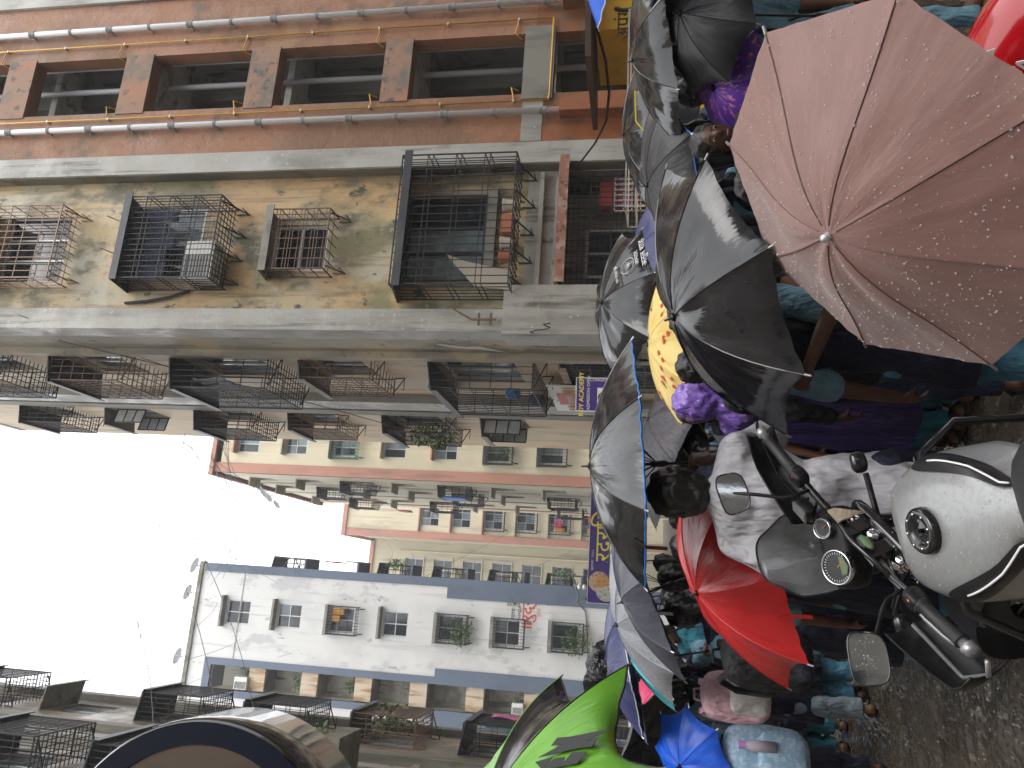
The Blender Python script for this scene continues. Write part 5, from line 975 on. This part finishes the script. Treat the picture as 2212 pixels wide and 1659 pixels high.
for s in (-1,1):
    kp = MB(); NR_, NA_ = 6, 36
    def kpt(q, r_): a = 2*PI*q/NA_; t = .56+.30*r_*math.cos(a); an_ = .62-.36*r_*math.sin(a)-.06*r_*math.cos(a); return tank_pt(t, an_ if s > 0 else PI-an_, .005)
    kp.v = [tuple(kpt(q, (j+1)/NR_)) for j in range(NR_) for q in range(NA_)]+[tuple(kpt(0,0))]; kp.f = [(j*NA_+q,j*NA_+(q+1)%NA_,(j+1)*NA_+(q+1)%NA_,(j+1)*NA_+q) for j in range(NR_-1) for q in range(NA_)]+[(q,(q+1)%NA_,NR_*NA_) for q in range(NA_)]
    ko = bp(kp, 'knee_panel', M_knee, tko); bp(MB().tube([tank_pt(.40+.04*q, (.72-.006*q) if s > 0 else PI-.72+.006*q, .009) for q in range(11)], .0028, 5), 'pinstripe', M_wp, ko)
cz_ = 1.002; cp = MB().lathe([(0,.004),(.027,.006),(.030,.004),(.032,.011),(.051,.013),(.056,.008),(.058,-.004)], 36, (0,-.27,cz_), (0,-.22,.97)); co_ = bp(cp, 'filler_cap', M_bkg, tko)
for q in range(8): bp(MB().ell((.042*math.cos(q*PI/4),-.27+.042*math.sin(q*PI/4),cz_+.013+.0095*math.sin(q*PI/4)), (.0045,.0045,.003), 8, 5), 'bolt', M_chrome, co_)
bp(MB().box(-.006,.006,-.285,-.255,cz_+.008,cz_+.016), 'key_slot', M_bk, co_, smooth=False)
dr = MB()
for q in range(260):
    t = RW(.04,.98); y, w, zt, zb = tank_sec(t); xx = RW(-.8,.8)*w; cv = min(1,abs(xx)/w)**(1/.62); z = (zt+zb)/2+(zt-zb)/2*(math.sqrt(max(0,1-cv*cv)))**.62; s_ = random.choice([.0012,.002,.002,.003]); dr.ell((xx,y,z+.0005), (s_,s_*RW(1,1.6),s_*.6), 6, 4)
tag(bp(dr, 'rain_drops', M_drop), kind='stuff')
# body behind and below
bp(MB().ell((0,-.85,.86), (.15,.32,.07), 20, 10, e=.6), 'seat', M_rubber); bp(MB().ell((0,-.2,.52), (.15,.22,.2), 18, 12, e=.5), 'engine', M_bk)
fr_ = MB(); fr_.tube([(0,.02,.95),(0,-.15,.72),(0,-.6,.66),(0,-1.1,.8)], .03, 8); fr_.tube([(0,.04,.9),(0,.1,.5),(0,-.1,.3),(0,-.6,.32)], .026, 8); bp(fr_, 'frame', M_bkg)
for s in (-1,1): bp(MB().tube([(s*.07,.02,.86),(s*.22,.05,.84),(s*.30,.06,.72),(s*.27,.04,.5),(s*.12,.0,.38)], .013, 8), 'crash_bar', M_bkg)
def wheel(y, r, st):
    w = bp(MB().lathe([(r-.09,-.035),(r-.03,-.05),(r,-.02),(r,.02),(r-.03,.05),(r-.09,.035)], 36, (0,y,r), (1,0,0)), 'wheel', M_rubber, st=st)
    sp_ = MB(); sp_.lathe([(.05,-.06),(.05,.06)], 12, (0,y,r), (1,0,0))
    for q in range(18): a = 2*PI*q/18; sp_.bar((0,y,r), (0,y+(r-.08)*math.cos(a),r+(r-.08)*math.sin(a)), .006)
    bp(sp_, 'spokes', M_grey_al, w, st=st); return w
wheel(.62, .33, True); wheel(-.98, .31, False)
for s in (-1,1): bp(MB().tube([(s*.09,.06,1.02),(s*.09,.20,.74),(s*.09,.33,.62),(s*.09,.60,.34)], [.022,.022,.028,.026], 10), 'fork_leg', M_bkg, st=True)
fd = MB(); fd.v = [(x,.62+.40*math.cos(a),.33+.40*math.sin(a)-.5*x*x) for a in [PI*q/14*.7+.3 for q in range(15)] for x in (-.07,-.03,.03,.07)]; fd.f = [(j*4+k,j*4+k+1,(j+1)*4+k+1,(j+1)*4+k) for j in range(14) for k in range(3)]; bp(fd, 'mudguard', M_bk, st=True)
# yokes, bar and controls (steered)
bp(MB().ell((0,.03,1.005), (.13,.055,.018), 24, 8, e=.5), 'top_yoke', M_bkg, st=True)
bp(MB().lathe([(0,.035),(.014,.035),(.018,.028),(.024,.02),(.026,.0),(0,0)], 6, (0,.015,1.022), kx), 'stem_nut', M_chrome, st=True); bp(MB().lathe([(0,.02),(.018,.02),(.022,.008),(.03,0)], 20, (-.09,.035,1.02), kx), 'fork_cap', M_chrome, st=True); bp(MB().lathe([(0,.02),(.018,.02),(.022,.008),(.03,0)], 20, (.09,.035,1.02), kx), 'fork_cap', M_chrome, st=True)
bar = [(-.41,-.09,1.105),(-.26,-.055,1.10),(-.15,-.005,1.085),(-.07,.02,1.065),(.07,.02,1.065),(.15,-.005,1.085),(.26,-.055,1.10),(.41,-.09,1.105)]
bo_ = bp(MB().tube(bar, .0115, 12), 'handlebar', M_bkg, st=True); bp(MB().tube([bar[2],(0,.0,1.095),bar[5]], .008, 8), 'cross_brace', M_bkg, bo_, st=True)
for s in (-1,1):
    bp(MB().box(s*.045-.02,s*.045+.02,0,.04,1.02,1.085), 'bar_clamp', M_bkg, bo_, st=True, smooth=False)
    g0, g1 = V((s*.275,-.058,1.1008)), V((s*.40,-.088,1.1047)); d_ = (g1-g0)
    bp(MB().tube([g0-d_*.06,g0,g0+d_*.02,g0+d_*.5,g0+d_*.96,g1,g1+d_*.02], [.022,.022,.0175,.0165,.0175,.020,.018], 16), 'grip', M_rubber, bo_, st=True)
    bp(MB().tube([g1+d_*.02,g1+d_*.12,g1+d_*.16,g1+d_*.32], [.013,.013,.020,.017], 16), 'bar_end', M_grey_al, bo_, st=True)
    bp(MB().ell(g0-d_*.22, (.032,.026,.024), 14, 8, e=.6), 'switch_block', M_bk, bo_, st=True); bp(MB().ell(g0-d_*.22+V((0,-.012,.018)), (.009,.006,.006), 8, 5), 'button', mat('red_switch',(.5,.06,.05),.4) if s > 0 else mat('orange_switch',(.7,.25,.03),.4), bo_, st=True)
    bp(MB().tube([g0-d_*.35+V((0,.035,-.002)), g0+V((0,.06,-.005)), g0+d_*.5+V((0,.065,-.008)), g1+V((0,.045,-.006))], [.006,.0075,.007,.006], 8, flat=.6), 'lever', M_grey_al if s < 0 else M_bkg, bo_, st=True)
    hg = MB(); NU, NVv = 12, 7
    for j in range(NU+1):
        for k in range(NVv+1): a = -1.15+2.3*k/NVv; t = j/NU; hg.v.append((s*(.215+.255*t), .075+.05*math.cos(a)-.07*t*t-.10*(max(0,t-.8)/.2)**2, 1.095+(.075-.022*t)*math.sin(a)))
    hg.f = [(j*(NVv+1)+k,j*(NVv+1)+k+1,(j+1)*(NVv+1)+k+1,(j+1)*(NVv+1)+k) for j in range(NU) for k in range(NVv)]; ho = bp(hg, 'handguard', M_bk, bo_, st=True); md = ho.modifiers.new('s','SOLIDIFY'); md.thickness = .005
    bp(MB().tube([(s*.47,-.105,1.10),(s*.475,-.05,1.098),(s*.40,.09,1.09),(s*.22,.11,1.085)], .006, 8), 'handguard_frame', M_grey_al if s < 0 else M_bkg, bo_, st=True)
    b0 = V((s*.20,-.035,1.10)); mp = V((s*.315,-.03,1.285)); mo = bp(MB().tube([b0, b0+V((s*.005,0,.05)), b0+V((s*.02,.005,.075)), mp-V((s*.04,0,.05)), mp], .0055, 8), 'mirror_stem', M_bk, bo_, st=True)
    M_ = Matrix.Rotation(math.radians(-40),3,'Z') if True else None
    # mirror head faces the rider: built after the steer, square to the bike's rear
    mc = S_(mp); nrm = V((-.06*s if s > 0 else .12,-.93,.20 if s > 0 else .27)).normalized(); ux = nrm.cross(V((0,0,1))).normalized()*-1; ux = (ux*math.cos(.12*s)+V((0,0,1))*math.sin(.12*s)).normalized(); uz = nrm.cross(ux); uz = uz if uz.z > 0 else -uz
    def shp(sc, dep, n_=28): return [mc+ux*(.062*sc*math.copysign(abs(math.cos(a))**.55,math.cos(a))*(1+.12*math.sin(a)))+uz*(.044*sc*math.copysign(abs(math.sin(a))**.55,math.sin(a)))+nrm*dep for a in [2*PI*q/n_ for q in range(n_)]]
    hs_ = MB(); A_, B_, C_ = shp(1.0,.006), shp(1.02,-.004), shp(.6,-.035); hs_.v = [tuple(p) for p in A_+B_+C_]; n_ = 28; hs_.f = [(q,(q+1)%n_,n_+(q+1)%n_,n_+q) for q in range(n_)]+[(n_+q,n_+(q+1)%n_,2*n_+(q+1)%n_,2*n_+q) for q in range(n_)]+[tuple(2*n_+q for q in range(n_))]; 
    mh = bp(hs_, 'mirror_housing', M_bkg, mo, angle=40); gm = MB(); gm.v = [tuple(p) for p in shp(.95,.004)]; gm.f = [tuple(range(n_))]; 
    gq = gm.build('mirror_glass', M_mirror, BK, local=True); tm_ = MB()
    md_ = MB()
    for q in range(46): a, rr = RW(0,6.28), RW(0,.85); z_ = random.choice([.0009,.0013,.002]); md_.ell(mc+ux*.062*rr*math.cos(a)+uz*.044*rr*math.sin(a)+nrm*.005, (z_,z_,z_), 6, 4)
    tag(bp(md_, 'rain_drops', M_drop, mo), kind='stuff')
    bp(MB().tube([*shp(.985,.006), shp(.985,.006)[0]], .0025, 5), 'mirror_rim', M_bkg, mo)
# cables, brake reservoir, indicator
for q, (a, b_) in enumerate((((-.18,.0,1.09),(0.02,.10,.95)),((.18,.0,1.09),(-.03,.10,.94)),((-.16,.0,1.08),(.05,.08,.9)),((.21,.01,1.10),(.04,.12,.92)))):
    a, b_ = V(a), V(b_); bp(MB().tube([a, a+V((0,.10,.02)), (a+b_)/2+V((0,.12,-.02)), b_], .0045, 6), 'control_cable', M_bk, bo_, st=True)
bp(MB().ell((.185,.02,1.125), (.032,.022,.02), 14, 8, e=.4), 'brake_reservoir', M_bk, bo_, st=True); bp(MB().box(.155,.215,.001,.039,1.143,1.15), 'reservoir_lid', M_grey_al, bo_, st=True, smooth=False)
for s in (-1,1): bp(MB().ell((s*.24,.16,.98), (.034,.02,.024), 14, 8, e=.7), 'indicator', M_bkg)
bp(MB().tube([(.20,.12,.98),(.08,.12,.98),(-.08,.12,.98),(-.20,.12,.98)], .009, 8), 'indicator_bar', M_bk)
rg = MB(); 
for q in range(5): rg.tube([S_((.08+.010*q,.01,1.085)), S_((.08+.010*q,-.010,1.09)), S_((.075+.010*q,-.016,1.075)), S_((.06-.006*q,-.03-.006*q,1.05-.005*q))], [.006,.008,.006,.003], 6, flat=.6)
tag(rg.build('rag', M_rag, BK, smooth=True, local=True)); lf = MB().ell((-.02,-.01,1.07), (.03,.006,.012), 8, 5); bp(lf, 'paper_scrap', mat('green_paper',(.10,.17,.08),.7), BK, st=True)
# instruments and windscreen (fixed to the frame)
bp(MB().ell((0,.20,1.075), (.125,.06,.05), 22, 10, Matrix.Rotation(math.radians(35),3,'X'), e=.55), 'instrument_panel', M_bk)
gd = V((0,-.62,.78)).normalized()
for x, z, r in ((-.055,1.118,.052),(.062,1.128,.031),(.028,1.088,.024)):
    p = V((x,.155 if r > .04 else .165,z)); g_ = bp(MB().lathe([(r*.9,-.02),(r,-.02),(r,.008),(r*.93,.011),(r*.9,.006)], 40, p, gd), 'gauge', M_chrome); bp(MB().lathe([(0,.004),(r*.9,.004)], 40, p, gd), 'dial', M_dial, g_)
    uu = V((1,0,0)); vv = gd.cross(uu)
    tk_ = MB()
    for q in range(0 if r < .03 else 24): a = -2.3+4.6*q/23; d_ = uu*math.sin(a)+vv*math.cos(a); tk_.bar(p+gd*.0055+d_*r*.72, p+gd*.0055+d_*r*.84, .0012)
    if tk_.v: bp(tk_, 'scale_marks', M_wp, g_, smooth=False)
    bp(MB().bar(p+gd*.008-vv*r*.1, p+gd*.008+(vv*-.6+uu*.3)*r*.9, .0018), 'needle', mat('orange_needle',(.8,.2,.03),.4), g_, smooth=False)
    if r > .05: bp(MB().prism([(-.022,-.032),(.0,-.040),(.026,-.030),(.030,-.014),(-.026,-.014)], lambda u,n,z_: p+gd*(.0055+n)+uu*u+vv*z_, 0, .002), 'display', M_lcd, g_, smooth=False)
ws = MB(); NU, NVv = 16, 12
for j in range(NVv+1):
    t = j/NVv
    for k in range(NU+1):
        s = -1+2*k/NU; w = (.115+.012*math.sin(PI*t))*(1-.28*max(0,t-.72)/.28*abs(s)); ws.v.append((w*s, .305+.055*t-.07*s*s-.015*math.sin(PI*t), 1.075+.235*t-(.03*abs(s)**3*t)))
ws.f = [(j*(NU+1)+k,j*(NU+1)+k+1,(j+1)*(NU+1)+k+1,(j+1)*(NU+1)+k) for j in range(NVv) for k in range(NU)]; wo = bp(ws, 'windscreen', M_screen); md = wo.modifiers.new('s','SOLIDIFY'); md.thickness = .003
ed = [ws.v[k] for k in range(0,(NVv)*(NU+1)+1,NU+1)] + [ws.v[NVv*(NU+1)+k] for k in range(NU+1)] + [ws.v[k] for k in range(NVv*(NU+1)+NU, 0, -(NU+1))]
bp(MB().tube(ed, .003, 5), 'screen_edge', M_bk, wo); bp(MB().tube([(-.012,.318,1.15),(-.012,.319,1.125),(0,.32,1.115),(.012,.319,1.125),(.012,.318,1.15)], .004, 6), 'screen_bracket', M_bk, wo)
bp(MB().ell((0,.36,.98), (.095,.07,.095), 22, 14), 'headlight', M_bk); bp(MB().tube([(0,.08,1.0),(0,.30,1.02)], .03, 8), 'headlight_stay', M_bk)
# red motorcycle at the right edge
rp = at(2168, 38, 1.98); RB = empty('motorcycle', (rp.x,rp.y,0), 'motorcycle with glossy red tank and white lettering at the right edge', 'motorcycle', rot=Matrix.Rotation(math.radians(20),3,'Z'))
rt_k = MB()
for j in range(19):
    t = j/18; y = .32-.62*t; w = .15*math.sin(PI*min(1,t*.85+.12))**.7; hh = .12*math.sin(PI*min(1,t*.8+.15))**.7
    for k in range(28): a = 2*PI*k/28; rt_k.v.append((w*math.cos(a), y, rp.z-.02-.12*t+hh*math.sin(a)))
rt_k.f = [(j*28+k,j*28+(k+1)%28,(j+1)*28+(k+1)%28,(j+1)*28+k) for j in range(18) for k in range(28)]
rko = rt_k.build('fuel_tank', M_red_p, RB, smooth=True, local=True)
ln_ = V((-.94,-.05,.33)).normalized(); rgt = V((0,-1,-.2)).normalized(); upv = (ln_*-1).cross(rgt)*-1; upv = upv if upv.z > 0 else -upv; po_ = V((-.152,.02,rp.z-.03))
text_obj('lettering', 'AVENGER', .062, M_wp, rko, po_+V((-.012,0,-.01)), rgt, upv, .002, shear=.25, local=True)
lg_ = MB(); Tg = lambda u,n,z: po_+rgt*(u-.05)+upv*(z+.085)+ln_*(n+.008)
for q in range(2): lg_.prism([(-.05+.05*q,0),(-.02+.05*q,.035),(.01+.05*q,0),(-.02+.05*q,-.012)], Tg, 0, .003)
lg_.build('emblem', M_wp, rko, local=True)
MB().ell((0,-.55,rp.z-.2), (.16,.35,.07), 18, 8, e=.6).build('seat', M_rubber, RB, smooth=True, local=True); MB().ell((0,0,rp.z-.38), (.16,.22,.18), 16, 10, e=.5).build('engine', M_grey_al, RB, smooth=True, local=True)
MB().tube([(-.40,.12,rp.z+.17),(-.3,.22,rp.z+.2),(-.1,.40,rp.z+.12),(.1,.40,rp.z+.12),(.3,.22,rp.z+.2),(.40,.12,rp.z+.17)], .012, 10).build('handlebar', M_chrome, RB, smooth=True, local=True)
for y, r in ((.85,.32),(-.75,.30)):
    MB().lathe([(r-.09,-.04),(r-.03,-.055),(r,-.02),(r,.02),(r-.03,.055),(r-.09,.04)], 32, (0,y,r), (1,0,0)).build('wheel', M_rubber, RB, smooth=True, local=True)
fk = MB()
for s in (-1,1): fk.tube([(s*.09,.38,rp.z+.1),(s*.09,.85,.32)], .022, 8)
fk.build('fork', M_chrome, RB, smooth=True, local=True)
# ================================================================== yellow van with roof rack, yellow kiosk
M_vy = mat('yellow_vehicle_paint', (.80,.44,.02), .25, coat=.5, layers=[(6,.52,.68,(.68,.36,.02))]); M_vg = mat('vehicle_glass', (.015,.017,.02), .05, spec=.7)
vx0 = at(1390,600,9.6); VN = empty('van', (vx0.x+1.7,vx0.y,0), 'yellow van with a roof rack parked behind the umbrellas', 'van', rot=Matrix.Rotation(-.26,3,'Z'))
prof = [(-1.7,.35),(-1.72,.8),(-1.62,.98),(-1.42,1.06),(-1.08,1.62),(-.95,1.70),(1.62,1.72),(1.7,1.62),(1.72,.35)]
Tv = lambda u,n,z:(u,-n,z)
MB().prism(prof, Tv, -.72, .72).build('body', M_vy, VN, local=True)
for sgn in (1,-1):
    for u0,u1 in ((-1.12,-.45),(-.35,.55),(.65,1.5)): MB().prism([(u0+(.22 if u0 < -1 else 0)-.1,1.1),(u1,1.1),(u1,1.55),(u0+(.32 if u0 < -1 else 0),1.55)], Tv, sgn*.722, sgn*.728).build('window', M_vg, VN, local=True)
wsn = MB(); wsn.hexa([(-1.42,-.62,1.09),(-1.42,.62,1.09),(-1.40,.62,1.09),(-1.40,-.62,1.09),(-1.115,-.58,1.585),(-1.115,.58,1.585),(-1.09,.58,1.585),(-1.09,-.58,1.585)]); wsn.build('windscreen', M_vg, VN, local=True)
wl_ = MB()
for y in (-.5,.5): wl_.bar((-1.425,y,1.12),(-1.13,y*.95,1.57),.012)
wl_.bar((-1.13,-.48,1.57),(-1.13,.48,1.57),.012); wl_.build('windscreen_trim', M_chrome, VN, local=True)
for x in (-1.1,1.15):
    for y in (-.66,.66): MB().lathe([(0,-.08),(.27,-.08),(.29,-.04),(.29,.04),(.27,.08),(0,.08)], 20, (x,y,.28), (0,1,0)).build('wheel', M_rubber, VN, local=True)
rk = MB()
for y in (-.6,.6):
    for z in (1.83,1.95): rk.bar((-.8,y,z),(1.6,y,z),.018)
    for x in (-.8,-.2,.4,1.0,1.6): rk.bar((x,y,1.72),(x,y,1.95),.014)
for x in [-.8+.4*q for q in range(7)]: rk.bar((x,-.6,1.83),(x,.6,1.83),.012)
for x in (-.8,1.6):
    for z in (1.83,1.95): rk.bar((x,-.6,z),(x,.6,z),.018)
rk.build('roof_rack', M_pvc_d, VN, local=True)
for s in (-1,1): MB().ell((-1.70,s*.5,.78), (.04,.12,.09), 14, 8).build('headlight', M_glass_b, VN, local=True, smooth=True)
ks = ony(1360, 28, 9.6); KS = empty('kiosk', (ks.x+.55,9.8,0), 'yellow street kiosk with a wheelchair symbol and black lettering', 'kiosk')
kx0 = ony(1340,62,9.6).x; kz1 = ony(1288,40,9.6).z; kz0 = ony(1480,40,9.6).z
MB().box(kx0, kx0+1.6, 9.6, 10.9, -.0, kz1).build('cabin', mat('yellow_kiosk_paint',(.82,.47,.03),.4,layers=[(3,.52,.68,(.68,.38,.03))]), KS)
MB().hexa([(kx0-.75,9.2,kz1+.02),(kx0+1.8,9.2,kz1+.12),(kx0+1.8,11,kz1+.12),(kx0-.75,11,kz1+.02),(kx0-.75,9.2,kz1+.10),(kx0+1.8,9.2,kz1+.20),(kx0+1.8,11,kz1+.20),(kx0-.75,11,kz1+.10)]).build('roof', mat('dark_brown_board',(.06,.035,.025),.6), KS)
tz = ony(1345,35,9.59); text_obj('lettering', 'अपंग', .30, M_ink, KS, (tz.x-.12,9.592,tz.z-.12), RX, UZ, .003)
wc = ony(1345,-14,9.59); wb = MB(); wb.tube([(wc.x+.30*math.cos(a),9.59,wc.z-.05+.30*math.sin(a)) for a in [2.6+4.0*q/20 for q in range(21)]], .03, 6); wb.tube([(wc.x-.02,9.59,wc.z+.38),(wc.x-.02,9.59,wc.z+.05),(wc.x+.24,9.59,wc.z+.05),(wc.x+.34,9.59,wc.z-.28)], .035, 6); wb.ell((wc.x-.02,9.59,wc.z+.48), (.07,.02,.07), 14, 8); wb.build('wheelchair_symbol', M_ink, KS, smooth=True)
cable([ony(1288,60,9.5), ony(1293,75,9.55), ony(1308,130,9.8), ony(1316,200,10.2), ony(1310,260,10.8), ony(1285,310,11.6), ony(1258,345,12.3), ony(1244,365,12.7)], .022, M_iron, 'thick black cable drooping from the kiosk roof to the street-level grille', None, name='drooping_cable')
# black plastic sheet bundled behind the navy umbrella
bs = MB().ell(at(1320,1450,9.5), (.55,.4,.62), 30, 20); bs.v = [tuple(V(v)+V((mnoise.noise(V(v)*4),mnoise.noise(V(v)*4+V((4,4,4))),mnoise.noise(V(v)*5)))*.22) for v in bs.v]; bs.v = [(v[0],v[1],v[2]-.3) for v in bs.v]
tag(bs.build('plastic_sheet', M_black_pl, smooth=True), 'crumpled black plastic sheet behind the navy umbrella', 'plastic sheet')
# ================================================================== rain haze filling the street
hz = MB().box(-131, 131, -71, 131, -1.0, 34).build('haze', None); tag(hz, kind='stuff')
hm = bpy.data.materials.new('rain_haze'); hm.use_nodes = True; hn = hm.node_tree.nodes; hn.clear()
ho = hn.new('ShaderNodeOutputMaterial'); hv = hn.new('ShaderNodeVolumePrincipled'); hv.inputs['Color'].default_value = (.92,.94,.97,1); hv.inputs['Density'].default_value = .0018
hm.node_tree.links.new(hv.outputs[0], ho.inputs['Volume']); hz.data.materials.append(hm)
bpy.data.scenes.remove(TMP)
